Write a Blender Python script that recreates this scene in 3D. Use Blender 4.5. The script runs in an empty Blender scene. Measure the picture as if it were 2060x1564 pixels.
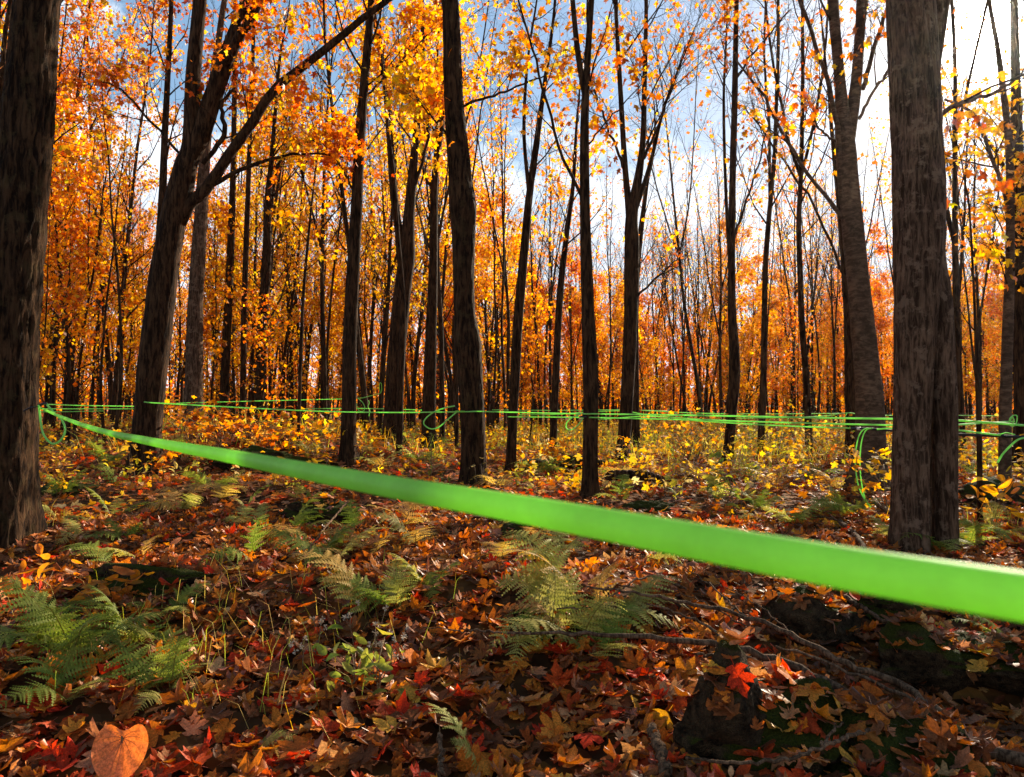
import bpy, math, time
import numpy as np
from mathutils import Vector

T0 = time.time()
scene = bpy.context.scene
col = scene.collection
R = math.radians

# ------------------------------------------------------------------ camera
FPX, IW, IH = 1471.0, 2060.0, 1564.0
PITCH = R(2.06)
CAM_Z = 1.0
cam_data = bpy.data.cameras.new('camera')
cam_data.sensor_width = 36.0
cam_data.lens = 36.0 * FPX / IW
cam_data.clip_start = 0.02
cam_data.clip_end = 2000
cam_data.dof.use_dof = True
cam_data.dof.focus_distance = 5.5
cam_data.dof.aperture_fstop = 15.0
cam = bpy.data.objects.new('camera', cam_data)
cam.location = (0, 0, CAM_Z)
cam.rotation_euler = (math.pi / 2 + PITCH, 0, 0)
col.objects.link(cam)
scene.camera = cam

# ------------------------------------------------------------------ sky and sun
SUN_EL, SUN_AZ = R(23.6), R(33.2)          # azimuth measured from +Y towards +X
SUN_DIR = Vector((math.sin(SUN_AZ) * math.cos(SUN_EL), math.cos(SUN_AZ) * math.cos(SUN_EL), math.sin(SUN_EL)))
world = bpy.data.worlds.new('World')
scene.world = world
world.use_nodes = True
wn, wl = world.node_tree.nodes, world.node_tree.links
wn.clear()


def wnode(t, **k):
    n = wn.new(t)
    for a, b in k.items():
        setattr(n, a, b)
    return n


def wmath(op, a, b=None, c=None, clamp=False):
    n = wnode('ShaderNodeMath', operation=op, use_clamp=clamp)
    for i, v in enumerate((a, b, c)):
        if v is None:
            continue
        if isinstance(v, (int, float)):
            n.inputs[i].default_value = v
        else:
            wl.new(v, n.inputs[i])
    return n.outputs[0]


sky = wnode('ShaderNodeTexSky', sky_type='NISHITA', sun_disc=False)
sky.sun_elevation = SUN_EL
sky.sun_rotation = SUN_AZ
sky.air_density = 1.0
sky.dust_density = 0.25
sky.ozone_density = 1.6
tc = wnode('ShaderNodeTexCoord')
sep = wnode('ShaderNodeSeparateXYZ')
wl.new(tc.outputs['Generated'], sep.inputs[0])
nz = wnode('ShaderNodeTexNoise')
nz.inputs['Scale'].default_value = 3.3
nz.inputs['Detail'].default_value = 9
nz.inputs['Roughness'].default_value = 0.58
mp = wnode('ShaderNodeMapping')
mp.inputs['Scale'].default_value = (1, 1, 1.9)
mp.inputs['Location'].default_value = (0.35, 0.1, 0.0)
wl.new(tc.outputs['Generated'], mp.inputs[0])
wl.new(mp.outputs[0], nz.inputs['Vector'])
# a cumulus bank low over the horizon all round, its top broken by noise
thr = wmath('ADD', wmath('MULTIPLY', sep.outputs[2], 1.05), 0.15)
cl = wmath('SUBTRACT', nz.outputs[0], thr)
cl = wmath('MULTIPLY', cl, 14.0, clamp=True)
cl = wmath('SMOOTH_MIN', cl, 1.0, 0.1)
shade = wnode('ShaderNodeTexNoise')
shade.inputs['Scale'].default_value = 7
shade.inputs['Detail'].default_value = 6
wl.new(mp.outputs[0], shade.inputs['Vector'])
cb = wmath('ADD', wmath('MULTIPLY', shade.outputs[0], 0.5), 0.42)
ccol = wnode('ShaderNodeMix', data_type='RGBA')
ccol.inputs['A'].default_value = (0.62, 0.74, 0.93, 1)
ccol.inputs['B'].default_value = (1.0, 1.0, 1.0, 1)
wl.new(shade.outputs[0], ccol.inputs['Factor'])
cmul = wnode('ShaderNodeVectorMath', operation='SCALE')
wl.new(ccol.outputs['Result'], cmul.inputs[0])
wl.new(cb, cmul.inputs['Scale'])
smul = wnode('ShaderNodeVectorMath', operation='SCALE')
hsk = wnode('ShaderNodeHueSaturation')
hsk.inputs['Saturation'].default_value = 1.12
wl.new(sky.outputs[0], hsk.inputs['Color'])
wl.new(hsk.outputs[0], smul.inputs[0])
smul.inputs['Scale'].default_value = 0.0756
sgam = wnode('ShaderNodeGamma')
sgam.inputs[1].default_value = 0.58
wl.new(smul.outputs[0], sgam.inputs[0])
ssat = wnode('ShaderNodeHueSaturation')
ssat.inputs['Saturation'].default_value = 1.22
ssat.inputs['Value'].default_value = 0.72
wl.new(sgam.outputs[0], ssat.inputs['Color'])
mixc = wnode('ShaderNodeMix', data_type='RGBA')
wl.new(cl, mixc.inputs['Factor'])
wl.new(ssat.outputs[0], mixc.inputs['A'])
wl.new(cmul.outputs[0], mixc.inputs['B'])
# the sun's own disc and a flare-like glow painted into the sky around it
dot = wnode('ShaderNodeVectorMath', operation='DOT_PRODUCT')
nrm = wnode('ShaderNodeVectorMath', operation='NORMALIZE')
wl.new(tc.outputs['Generated'], nrm.inputs[0])
wl.new(nrm.outputs[0], dot.inputs[0])
dot.inputs[1].default_value = SUN_DIR
dpos = wmath('MAXIMUM', dot.outputs['Value'], 0.0)
g1 = wmath('MULTIPLY', wmath('POWER', dpos, 4000.0), 30.0)
g2 = wmath('MULTIPLY', wmath('POWER', dpos, 700.0), 1.6)
g3 = wmath('MULTIPLY', wmath('POWER', dpos, 60.0), 0.03)
gs = wmath('ADD', wmath('ADD', g1, g2), g3)
gcol = wnode('ShaderNodeVectorMath', operation='SCALE')
gcol.inputs[0].default_value = (1.0, 0.95, 0.86)
wl.new(gs, gcol.inputs['Scale'])
addc = wnode('ShaderNodeVectorMath', operation='ADD')
wl.new(mixc.outputs['Result'], addc.inputs[0])
wl.new(gcol.outputs[0], addc.inputs[1])
bg = wnode('ShaderNodeBackground')
wl.new(addc.outputs[0], bg.inputs[0])
bg.inputs[1].default_value = 0.7
wo = wnode('ShaderNodeOutputWorld')
wl.new(bg.outputs[0], wo.inputs[0])

sun_data = bpy.data.lights.new('sun', 'SUN')
sun_data.energy = 5.0
sun_data.angle = R(0.53)
sun_data.color = (1.0, 0.87, 0.66)
sun = bpy.data.objects.new('sun', sun_data)
sun.rotation_euler = (-SUN_DIR).to_track_quat('-Z', 'Y').to_euler()
col.objects.link(sun)

scene.view_settings.view_transform = 'Standard'
scene.view_settings.look = 'None'
scene.view_settings.exposure = 1.56
scene.view_settings.gamma = 1.0
scene.render.engine = 'CYCLES'
scene.cycles.max_bounces = 8
scene.cycles.diffuse_bounces = 5
scene.cycles.transmission_bounces = 6
scene.cycles.use_denoising = True

# ------------------------------------------------------------------ maths helpers
RNG = np.random.default_rng(11)


def hash3(i, j, k):
    h = (i.astype(np.int64) * 374761393 + j.astype(np.int64) * 668265263 + k.astype(np.int64) * 2147483647 + 1013904223) & 0xFFFFFFFF
    h = ((h ^ (h >> 13)) * 1274126177) & 0xFFFFFFFF
    h = h ^ (h >> 16)
    return (h & 0xFFFFFF) / float(0xFFFFFF)


def vnoise(x, y, z):
    x, y, z = np.broadcast_arrays(np.asarray(x, float), np.asarray(y, float), np.asarray(z, float))
    i, j, k = np.floor(x), np.floor(y), np.floor(z)
    fx, fy, fz = x - i, y - j, z - k
    u, v, w = [t * t * (3 - 2 * t) for t in (fx, fy, fz)]
    r = 0
    for a in (0, 1):
        for b in (0, 1):
            for c in (0, 1):
                r = r + hash3(i + a, j + b, k + c) * (u if a else 1 - u) * (v if b else 1 - v) * (w if c else 1 - w)
    return r * 2 - 1


def fbm(x, y, z, o=4):
    r, a, f = 0, 0.5, 1.0
    for n in range(o):
        r = r + a * vnoise(np.asarray(x) * f + n * 17.3, np.asarray(y) * f + n * 9.1, np.asarray(z) * f + n * 5.7)
        a *= 0.5
        f *= 2.03
    return r


CP, SP = math.cos(PITCH), math.sin(PITCH)


def P(x, y, D):
    """the point of the place that lies at distance D ahead and shows at (x, y) of the photograph"""
    u, v = (x - IW / 2) / FPX, (IH / 2 - y) / FPX
    Y, Z = CP - SP * v, SP + CP * v
    s = D / Y
    return np.array([u * s, D, CAM_Z + Z * s])


def px(p):
    d = np.asarray(p, float) - np.array([0, 0, CAM_Z])
    yc, zc = CP * d[1] + SP * d[2], -SP * d[1] + CP * d[2]
    return IW / 2 + FPX * d[0] / yc, IH / 2 - FPX * zc / yc


_PD = np.array([-20, -3, 0, 1.2, 2.0, 2.6, 3.2, 4.5, 6.5, 8, 14, 25, 45, 80, 150, 400])
_PZ = np.array([-1.05, -1.0, -1.0, -.99, -.95, -.87, -.81, -.78, -.73, -.70, -.62, -.57, -.44, -.05, 4.5, 26.0]) + CAM_Z


def g(X, Y, fine=True):
    X, Y = np.asarray(X, float), np.asarray(Y, float)
    z = np.interp(Y, _PD, _PZ)
    # mounds and hollows of the forest floor
    for (cx, cy, sx, sy, h) in ((-3.9, 10.3, 2.0, 1.8, .46), (-0.75, 3.2, 0.9, 0.32, .13), (1.9, 2.5, .8, .55, -.20), (-1.5, 2.4, .5, .3, .06), (.25, 3.0, .35, .25, .06), (-2.4, 6.6, 1.0, .7, .12),
                                (3.6, 7.8, 1.5, 1.2, -.06), (0.2, 10.0, 1.6, 1.2, .06), (-9, 18, 4, 3, .3), (7, 20, 4, 4, .2)):
        z = z + h * np.exp(-((X - cx) / sx) ** 2 - ((Y - cy) / sy) ** 2)
    amp = np.clip(Y / 12.0, 0.25, 1.6)
    z = z + 0.07 * amp * fbm(X * .55 + 3.1, Y * .55, 2.2, 3) + 0.055 * fbm(X * 1.5 + 8.0, Y * 1.5, 5.1, 2)
    if fine:
        z = z + 0.030 * fbm(X * 3.3, Y * 3.3, 7.7, 3)
    return z


def gs_(X, Y):
    return float(g(X, Y))


_DS = np.concatenate([np.linspace(1.2, 6, 500), np.linspace(6.02, 40, 900), np.linspace(40.1, 90, 300)])


def hit(x, y):
    """where the ray through (x, y) of the photograph meets the forest floor"""
    u, v = (x - IW / 2) / FPX, (IH / 2 - y) / FPX
    Yd, Zd = CP - SP * v, SP + CP * v
    s = _DS / Yd
    zz = CAM_Z + Zd * s - g(u * s, _DS)
    i = np.argmax(zz < 0) if (zz < 0).any() else len(_DS) - 1
    D = _DS[i]
    X = u * s[i]
    return np.array([X, D, gs_(X, D)])


def norm(v):
    v = np.asarray(v, float)
    return v / (np.linalg.norm(v, axis=-1, keepdims=True) + 1e-12)


def spline(pts, n):
    """smooth curve through points (any number of columns)"""
    p = np.asarray(pts, float)
    if len(p) < 3:
        t = np.linspace(0, 1, n)[:, None]
        return p[0] * (1 - t) + p[-1] * t
    q = np.vstack([2 * p[0] - p[1], p, 2 * p[-1] - p[-2]])
    d = np.concatenate([[0], np.cumsum(np.linalg.norm(np.diff(p[:, :3], axis=0), axis=1))])
    t = np.linspace(0, d[-1], n)
    k = np.clip(np.searchsorted(d, t, side='right') - 1, 0, len(p) - 2)
    u = ((t - d[k]) / (d[k + 1] - d[k] + 1e-12))[:, None]
    a, b, c, e = q[k], q[k + 1], q[k + 2], q[k + 3]
    return .5 * ((2 * b) + (c - a) * u + (2 * a - 5 * b + 4 * c - e) * u ** 2 + (3 * b - a - 3 * c + e) * u ** 3)


# ------------------------------------------------------------------ mesh helpers
def mesh_from(name, V, F, mat, cols=None, smooth=False, quads=None):
    """V (n,3); F (m,3) triangles and/or quads (k,4)"""
    me = bpy.data.meshes.new(name)
    V = np.asarray(V, np.float32)
    F = np.zeros((0, 3), np.int32) if F is None else np.asarray(F, np.int32)
    Q = np.zeros((0, 4), np.int32) if quads is None else np.asarray(quads, np.int32)
    me.vertices.add(len(V))
    me.vertices.foreach_set('co', V.ravel())
    me.loops.add(F.size + Q.size)
    me.loops.foreach_set('vertex_index', np.concatenate([F.ravel(), Q.ravel()]))
    n = len(F) + len(Q)
    me.polygons.add(n)
    st = np.concatenate([np.arange(len(F)) * 3, F.size + np.arange(len(Q)) * 4]).astype(np.int32)
    me.polygons.foreach_set('loop_start', st)
    if smooth:
        me.polygons.foreach_set('use_smooth', np.ones(n, bool))
    if cols is not None:
        a = me.color_attributes.new('tint', 'FLOAT_COLOR', 'POINT')
        c = np.ones((len(V), 4), np.float32)
        c[:, :3] = cols
        a.data.foreach_set('color', c.ravel())
    me.materials.append(mat)
    me.update()
    me.validate()
    return me


def link(name, me, parent=None):
    o = bpy.data.objects.new(name, me)
    col.objects.link(o)
    if parent is not None:
        o.parent = parent
    return o


def tag(o, label=None, cat=None, group=None, kind=None):
    if label:
        o['label'] = label
    if cat:
        o['category'] = cat
    if group:
        o['group'] = group
    if kind:
        o['kind'] = kind
    return o


def thing(name, loc, label, cat, group=None):
    o = bpy.data.objects.new(name, None)
    o.location = loc
    o.empty_display_size = .1
    col.objects.link(o)
    return tag(o, label, cat, group)


class Tubes:
    """collects tapered round stems and joins them as the one mesh of one part"""

    def __init__(s):
        s.items = {}

    def add(s, pts, rad, sides=5, ref=None):
        pts = np.asarray(pts, float)
        rad = np.broadcast_to(np.asarray(rad, float), (len(pts),))
        s.items.setdefault((len(pts), sides), []).append((pts, rad, ref))

    def arrays(s, off=(0, 0, 0)):
        Vs, Qs, Fs, n0 = [], [], [], 0
        for (N, S), L in s.items.items():
            p = np.array([a[0] for a in L]) - np.asarray(off)
            r = np.array([a[1] for a in L])
            t = norm(np.gradient(p, axis=1))
            m = norm(p[:, -1] - p[:, 0] + 1e-9)
            ref = np.where(np.abs(m[:, 2:3]) > .6, np.array([[1., 0.13, 0]]), np.array([[0.05, 0.1, 1.]]))
            for i, a in enumerate(L):
                if a[2] is not None:
                    ref[i] = a[2]
            ref = np.repeat(ref[:, None, :], N, 1)
            n1 = norm(np.cross(t, ref))
            n2 = np.cross(t, n1)
            th = np.arange(S) / S * 2 * math.pi
            ring = n1[:, :, None, :] * np.cos(th)[None, None, :, None] + n2[:, :, None, :] * np.sin(th)[None, None, :, None]
            V = p[:, :, None, :] + ring * r[:, :, None, None]
            B = len(L)
            base = n0 + (np.arange(B) * N * S)[:, None, None] + (np.arange(N - 1) * S)[None, :, None]
            a = np.arange(S)[None, None, :]
            b = (np.arange(S) + 1)[None, None, :] % S
            q = np.stack(np.broadcast_arrays(base + a, base + S + a, base + S + b, base + b), -1).reshape(-1, 4)
            Vs.append(V.reshape(-1, 3))
            Qs.append(q)
            # end caps as fans
            for e, flip in ((0, False), (N - 1, True)):
                b0 = n0 + np.arange(B) * N * S + e * S
                f = np.array([[0, i + 1, i] if flip else [0, i, i + 1] for i in range(1, S - 1)])
                Fs.append((b0[:, None, None] + f[None]).reshape(-1, 3))
            n0 += B * N * S
        return np.vstack(Vs), np.vstack(Fs), np.vstack(Qs)

    def build(s, name, mat, parent=None, off=(0, 0, 0), meshonly=False):
        V, F, Q = s.arrays(off)
        me = mesh_from(name, V, F, mat, smooth=True, quads=Q)
        return me if meshonly else link(name, me, parent)


# maple leaf outlines: base at the origin, tip at +Y, one unit long
_half_hi = [(0, 0), (.10, -.05), (.30, -.02), (.43, .10), (.30, .16), (.23, .22), (.40, .30), (.58, .50), (.46, .54), (.44, .66), (.30, .60),
            (.17, .56), (.24, .74), (.13, .80), (0, 1.0)]
_half_mid = [(0, 0), (.38, .06), (.22, .22), (.56, .50), (.34, .60), (.17, .56), (.20, .77), (0, 1.0)]


def leaf_template(half, curl=0.0, fold=0.0, wave=0.0, seed=0):
    h = np.array(half, float)
    left = h[1:-1][::-1] * [-1, 1]
    out = np.vstack([h, left])
    c = np.array([[0, .30]])
    v2 = np.vstack([c, out])
    n = len(out)
    F = np.array([[0, 1 + i, 1 + (i + 1) % n] for i in range(n)])
    x, y = v2[:, 0], v2[:, 1]
    z = fold * np.abs(x) + curl * ((y - .35) ** 2 + x ** 2 * .9)
    if wave:
        r = np.random.default_rng(seed)
        z = z + wave * r.normal(size=len(x)) * (np.hypot(x, y - .3) * 1.4)
        x = x * (1 + r.normal() * .08) + r.normal(size=len(x)) * .02
        y = y + r.normal(size=len(x)) * .02
    return np.stack([x, y, z], 1), F


def _oval(curl=0.2, seed=0):
    a = np.linspace(0, 2 * math.pi, 13)[:-1]
    xs, ys = .23 * np.sin(a) * (1 - .25 * np.abs(np.cos(a))), .5 - .5 * np.cos(a)
    v2 = np.vstack([[0, .5], np.stack([xs, ys], 1)])
    F = np.array([[0, 1 + i, 1 + (i + 1) % 12] for i in range(12)])
    z = .5 * np.abs(v2[:, 0]) + curl * (v2[:, 1] - .5) ** 2
    return np.column_stack([v2, z]), F


LEAF_HI = [leaf_template(_half_hi, cu, fo, .07, i) for i, (cu, fo) in enumerate([(.5, .15), (-.5, .1), (.2, -.4), (.8, .3), (-.15, .5), (0.05, 0.0), (1.1, -.2), (-.9, -.2)])]
LEAF_MID = [leaf_template(_half_mid, cu, fo, .03, i) for i, (cu, fo) in enumerate([(.3, .15), (-.35, .2), (.1, -.3), (-.6, .0)])]
LEAF_LO = [(np.array([[0, 0, 0], [.42, .5, .10], [0, 1, 0.05], [-.42, .5, .10]], float), np.array([[0, 1, 2], [0, 2, 3]])),
           (np.array([[0, 0, 0], [.48, .4, -.12], [.05, .95, -.1], [-.40, .5, .06]], float), np.array([[0, 1, 2], [0, 2, 3]]))]
LEAF_OVAL = [_oval(.3), _oval(-.5), _oval(.8)]


def rot_random(rng, n, flat=None):
    """random rotations; flat: leaves lie on the ground, tilted by about that angle"""
    if flat is None:
        q = norm(rng.normal(size=(n, 4)))
    else:
        ya = rng.uniform(0, 2 * math.pi, n)
        ax = rng.uniform(0, 2 * math.pi, n)
        ti = np.abs(rng.normal(0, 1, n)) * flat
        qz = np.stack([np.cos(ya / 2), 0 * ya, 0 * ya, np.sin(ya / 2)], 1)
        qt = np.stack([np.cos(ti / 2), np.cos(ax) * np.sin(ti / 2), np.sin(ax) * np.sin(ti / 2), 0 * ti], 1)
        w1, x1, y1, z1 = qt.T
        w2, x2, y2, z2 = qz.T
        q = np.stack([w1 * w2 - x1 * x2 - y1 * y2 - z1 * z2, w1 * x2 + x1 * w2 + y1 * z2 - z1 * y2,
                      w1 * y2 - x1 * z2 + y1 * w2 + z1 * x2, w1 * z2 + x1 * y2 - y1 * x2 + z1 * w2], 1)
    w, x, y, z = q.T
    return np.stack([np.stack([1 - 2 * (y * y + z * z), 2 * (x * y - z * w), 2 * (x * z + y * w)], 1),
                     np.stack([2 * (x * y + z * w), 1 - 2 * (x * x + z * z), 2 * (y * z - x * w)], 1),
                     np.stack([2 * (x * z - y * w), 2 * (y * z + x * w), 1 - 2 * (x * x + y * y)], 1)], 1)


def scatter(temps, pos, size, rots, cols, rng):
    """many leaves as arrays"""
    Vs, Fs, Cs, n0 = [], [], [], 0
    which = rng.integers(0, len(temps), len(pos))
    for k, (tv, tf) in enumerate(temps):
        m = which == k
        if not m.any():
            continue
        c = tv - np.array([0, .4, 0])
        v = np.einsum('nij,vj->nvi', rots[m], c) * size[m][:, None, None] + pos[m][:, None, :]
        B = m.sum()
        Vs.append(v.reshape(-1, 3))
        Fs.append((tf[None] + (n0 + np.arange(B) * len(tv))[:, None, None]).reshape(-1, 3))
        jt = 1 + .16 * rng.normal(size=(B * len(tv), 1)) if len(tv) > 6 else 1.0
        Cs.append(np.clip(np.repeat(cols[m], len(tv), 0) * jt, .005, .95))
        n0 += B * len(tv)
    return np.vstack(Vs), np.vstack(Fs), np.vstack(Cs)


def palette(rng, n, cols, wts, jit=.12):
    c = np.array(cols)[rng.choice(len(cols), n, p=np.array(wts) / np.sum(wts))]
    return np.clip(c * (1 + rng.normal(0, jit, (n, 1))) * (1 + rng.normal(0, jit * .5, (n, 3))), .005, .95)


# ------------------------------------------------------------------ materials
def new_mat(name):
    m = bpy.data.materials.new(name)
    m.use_nodes = True
    nt = m.node_tree
    nt.nodes.clear()
    out = nt.nodes.new('ShaderNodeOutputMaterial')
    return m, nt, out


def N(nt, t, inp=None, **k):
    n = nt.nodes.new(t)
    for a, b in k.items():
        setattr(n, a, b)
    for a, b in (inp or {}).items():
        if isinstance(b, bpy.types.NodeSocket):
            nt.links.new(b, n.inputs[a])
        else:
            n.inputs[a].default_value = b
    return n


def leaf_material(name, trans=0.55, gain=1.0, gloss=.06, hue=0.03, satur=1.0, fine=0.0):
    m, nt, out = new_mat(name)
    at = N(nt, 'ShaderNodeAttribute', attribute_name='tint')
    oi = N(nt, 'ShaderNodeObjectInfo')
    hs = N(nt, 'ShaderNodeHueSaturation', {'Color': at.outputs['Color'], 'Saturation': satur, 'Value': gain})
    hm = N(nt, 'ShaderNodeMapRange', {'Value': oi.outputs['Random'], 'To Min': .5 - hue * .55, 'To Max': .5 + hue * .45})
    nt.links.new(hm.outputs[0], hs.inputs['Hue'])
    tcn = N(nt, 'ShaderNodeTexCoord')
    nz = N(nt, 'ShaderNodeTexNoise', {'Vector': tcn.outputs['Object'], 'Scale': 42.0, 'Detail': 3.0})
    ra = N(nt, 'ShaderNodeMapRange', {'Value': nz.outputs[0], 'From Min': .3, 'From Max': .7, 'To Min': .72, 'To Max': 1.18})
    amt = ra.outputs[0]
    if fine:
        geo = N(nt, 'ShaderNodeNewGeometry')
        nf = N(nt, 'ShaderNodeTexNoise', {'Vector': geo.outputs['Position'], 'Scale': 170.0, 'Detail': 4.0, 'Roughness': .7})
        rf = N(nt, 'ShaderNodeMapRange', {'Value': nf.outputs[0], 'From Min': .3, 'From Max': .7, 'To Min': 1 - fine, 'To Max': 1 + fine})
        amt = N(nt, 'ShaderNodeMath', {0: amt, 1: rf.outputs[0]}, operation='MULTIPLY').outputs[0]
    sc = N(nt, 'ShaderNodeVectorMath', {0: hs.outputs[0], 'Scale': amt}, operation='SCALE')
    df = N(nt, 'ShaderNodeBsdfDiffuse', {'Color': sc.outputs[0]})
    # light coming through a leaf is more saturated than light reflected from it
    sat = N(nt, 'ShaderNodeHueSaturation', {'Color': sc.outputs[0], 'Saturation': 1.12, 'Value': 1.25})
    tr = N(nt, 'ShaderNodeBsdfTranslucent', {'Color': sat.outputs[0]})
    mx = N(nt, 'ShaderNodeMixShader', {0: trans, 1: df.outputs[0], 2: tr.outputs[0]})
    gl = N(nt, 'ShaderNodeBsdfGlossy', {'Color': (1, 1, 1, 1), 'Roughness': .5})
    fr = N(nt, 'ShaderNodeFresnel', {'IOR': 1.35})
    fm = N(nt, 'ShaderNodeMath', {0: fr.outputs[0], 1: gloss * 8}, operation='MULTIPLY')
    m2 = N(nt, 'ShaderNodeMixShader', {0: fm.outputs[0], 1: mx.outputs[0], 2: gl.outputs[0]})
    nt.links.new(m2.outputs[0], out.inputs[0])
    return m


def bark_material(name, dark=(.011, .0052, .0024), light=(.062, .030, .0135), lichen=None, lichen_amt=.35, scale=1.0, bump=.6, ring=False):
    m, nt, out = new_mat(name)
    tcn = N(nt, 'ShaderNodeTexCoord')
    mpn = N(nt, 'ShaderNodeMapping', {'Vector': tcn.outputs['Object'], 'Scale': (38 * scale, 38 * scale, (60 if ring else 6) * scale)})
    if ring:
        mpn.inputs['Scale'].default_value = (14 * scale, 14 * scale, 42 * scale)
    n1 = N(nt, 'ShaderNodeTexNoise', {'Vector': mpn.outputs[0], 'Scale': 1.0, 'Detail': 6.0, 'Roughness': .65, 'Distortion': .6})
    n2 = N(nt, 'ShaderNodeTexNoise', {'Vector': tcn.outputs['Object'], 'Scale': 5.0, 'Detail': 5.0, 'Roughness': .6})
    cr = N(nt, 'ShaderNodeMix', data_type='RGBA')
    cr.inputs['A'].default_value = (*dark, 1)
    cr.inputs['B'].default_value = (*light, 1)
    mr = N(nt, 'ShaderNodeMapRange', {'Value': n1.outputs[0], 'From Min': .42, 'From Max': .60})
    nt.links.new(mr.outputs[0], cr.inputs['Factor'])
    colr = cr.outputs['Result']
    m1 = N(nt, 'ShaderNodeMapRange', {'Value': n2.outputs[0], 'From Min': .3, 'From Max': .7, 'To Min': .65, 'To Max': 1.35})
    sc = N(nt, 'ShaderNodeVectorMath', {0: colr, 'Scale': m1.outputs[0]}, operation='SCALE')
    colr = sc.outputs[0]
    if lichen is not None:
        n3 = N(nt, 'ShaderNodeTexNoise', {'Vector': tcn.outputs['Object'], 'Scale': 11.0, 'Detail': 7.0, 'Roughness': .7})
        mr3 = N(nt, 'ShaderNodeMapRange', {'Value': n3.outputs[0], 'From Min': .53, 'From Max': .60, 'To Max': lichen_amt})
        mx3 = N(nt, 'ShaderNodeMix', {'Factor': mr3.outputs[0], 'A': colr, 'B': (*lichen, 1)}, data_type='RGBA')
        colr = mx3.outputs['Result']
    bs = N(nt, 'ShaderNodeBsdfPrincipled', {'Base Color': colr, 'Roughness': .9, 'Specular IOR Level': .06})
    bp = N(nt, 'ShaderNodeBump', {'Height': n1.outputs[0], 'Strength': bump, 'Distance': .022 / scale})
    nt.links.new(bp.outputs[0], bs.inputs['Normal'])
    nt.links.new(bs.outputs[0], out.inputs[0])
    return m


def tube_material(name, c=(.47, .88, .17), trans=.64, rough=.5):
    m, nt, out = new_mat(name)
    tcn = N(nt, 'ShaderNodeTexCoord')
    nz = N(nt, 'ShaderNodeTexNoise', {'Vector': tcn.outputs['Object'], 'Scale': 14.0, 'Detail': 8.0, 'Roughness': .75})
    mr = N(nt, 'ShaderNodeMapRange', {'Value': nz.outputs[0], 'From Min': .3, 'From Max': .7, 'To Min': .80, 'To Max': 1.10})
    sc = N(nt, 'ShaderNodeVectorMath', {0: c, 'Scale': mr.outputs[0]}, operation='SCALE')
    pb = N(nt, 'ShaderNodeBsdfPrincipled', {'Base Color': sc.outputs[0], 'Roughness': rough, 'Specular IOR Level': .3})
    tr = N(nt, 'ShaderNodeBsdfTranslucent', {'Color': sc.outputs[0]})
    mx = N(nt, 'ShaderNodeMixShader', {0: trans, 1: pb.outputs[0], 2: tr.outputs[0]})
    nt.links.new(mx.outputs[0], out.inputs[0])
    return m


def plain_material(name, c, rough=.5, noise=.25, scale=20.0):
    m, nt, out = new_mat(name)
    tcn = N(nt, 'ShaderNodeTexCoord')
    nz = N(nt, 'ShaderNodeTexNoise', {'Vector': tcn.outputs['Object'], 'Scale': scale, 'Detail': 5.0})
    mr = N(nt, 'ShaderNodeMapRange', {'Value': nz.outputs[0], 'From Min': .25, 'From Max': .75, 'To Min': 1 - noise, 'To Max': 1 + noise})
    sc = N(nt, 'ShaderNodeVectorMath', {0: c, 'Scale': mr.outputs[0]}, operation='SCALE')
    bs = N(nt, 'ShaderNodeBsdfPrincipled', {'Base Color': sc.outputs[0], 'Roughness': rough})
    nt.links.new(bs.outputs[0], out.inputs[0])
    return m


def ground_material():
    m, nt, out = new_mat('forest_floor')
    tcn = N(nt, 'ShaderNodeTexCoord')
    v = N(nt, 'ShaderNodeTexVoronoi', {'Vector': tcn.outputs['Object'], 'Scale': 14.0, 'Randomness': 1.0})
    hsv = N(nt, 'ShaderNodeSeparateColor', {'Color': v.outputs['Color']})
    cr = N(nt, 'ShaderNodeValToRGB', {'Fac': hsv.outputs[0]})
    e = cr.color_ramp.elements
    e[0].color = (.014, .007, .003, 1)
    e[1].color = (.20, .085, .02, 1)
    for p, c in ((.3, (.07, .03, .012, 1)), (.55, (.12, .045, .012, 1)), (.75, (.09, .04, .016, 1))):
        x = e.new(p)
        x.color = c
    nz = N(nt, 'ShaderNodeTexNoise', {'Vector': tcn.outputs['Object'], 'Scale': 1.1, 'Detail': 6.0})
    mr = N(nt, 'ShaderNodeMapRange', {'Value': nz.outputs[0], 'From Min': .3, 'From Max': .7, 'To Min': .5, 'To Max': 1.3})
    sc = N(nt, 'ShaderNodeVectorMath', {0: cr.outputs[0], 'Scale': mr.outputs[0]}, operation='SCALE')
    bs = N(nt, 'ShaderNodeBsdfPrincipled', {'Base Color': sc.outputs[0], 'Roughness': .95, 'Specular IOR Level': .05})
    bp = N(nt, 'ShaderNodeBump', {'Height': v.outputs['Distance'], 'Strength': .8, 'Distance': .03})
    nt.links.new(bp.outputs[0], bs.inputs['Normal'])
    nt.links.new(bs.outputs[0], out.inputs[0])
    return m


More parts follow.
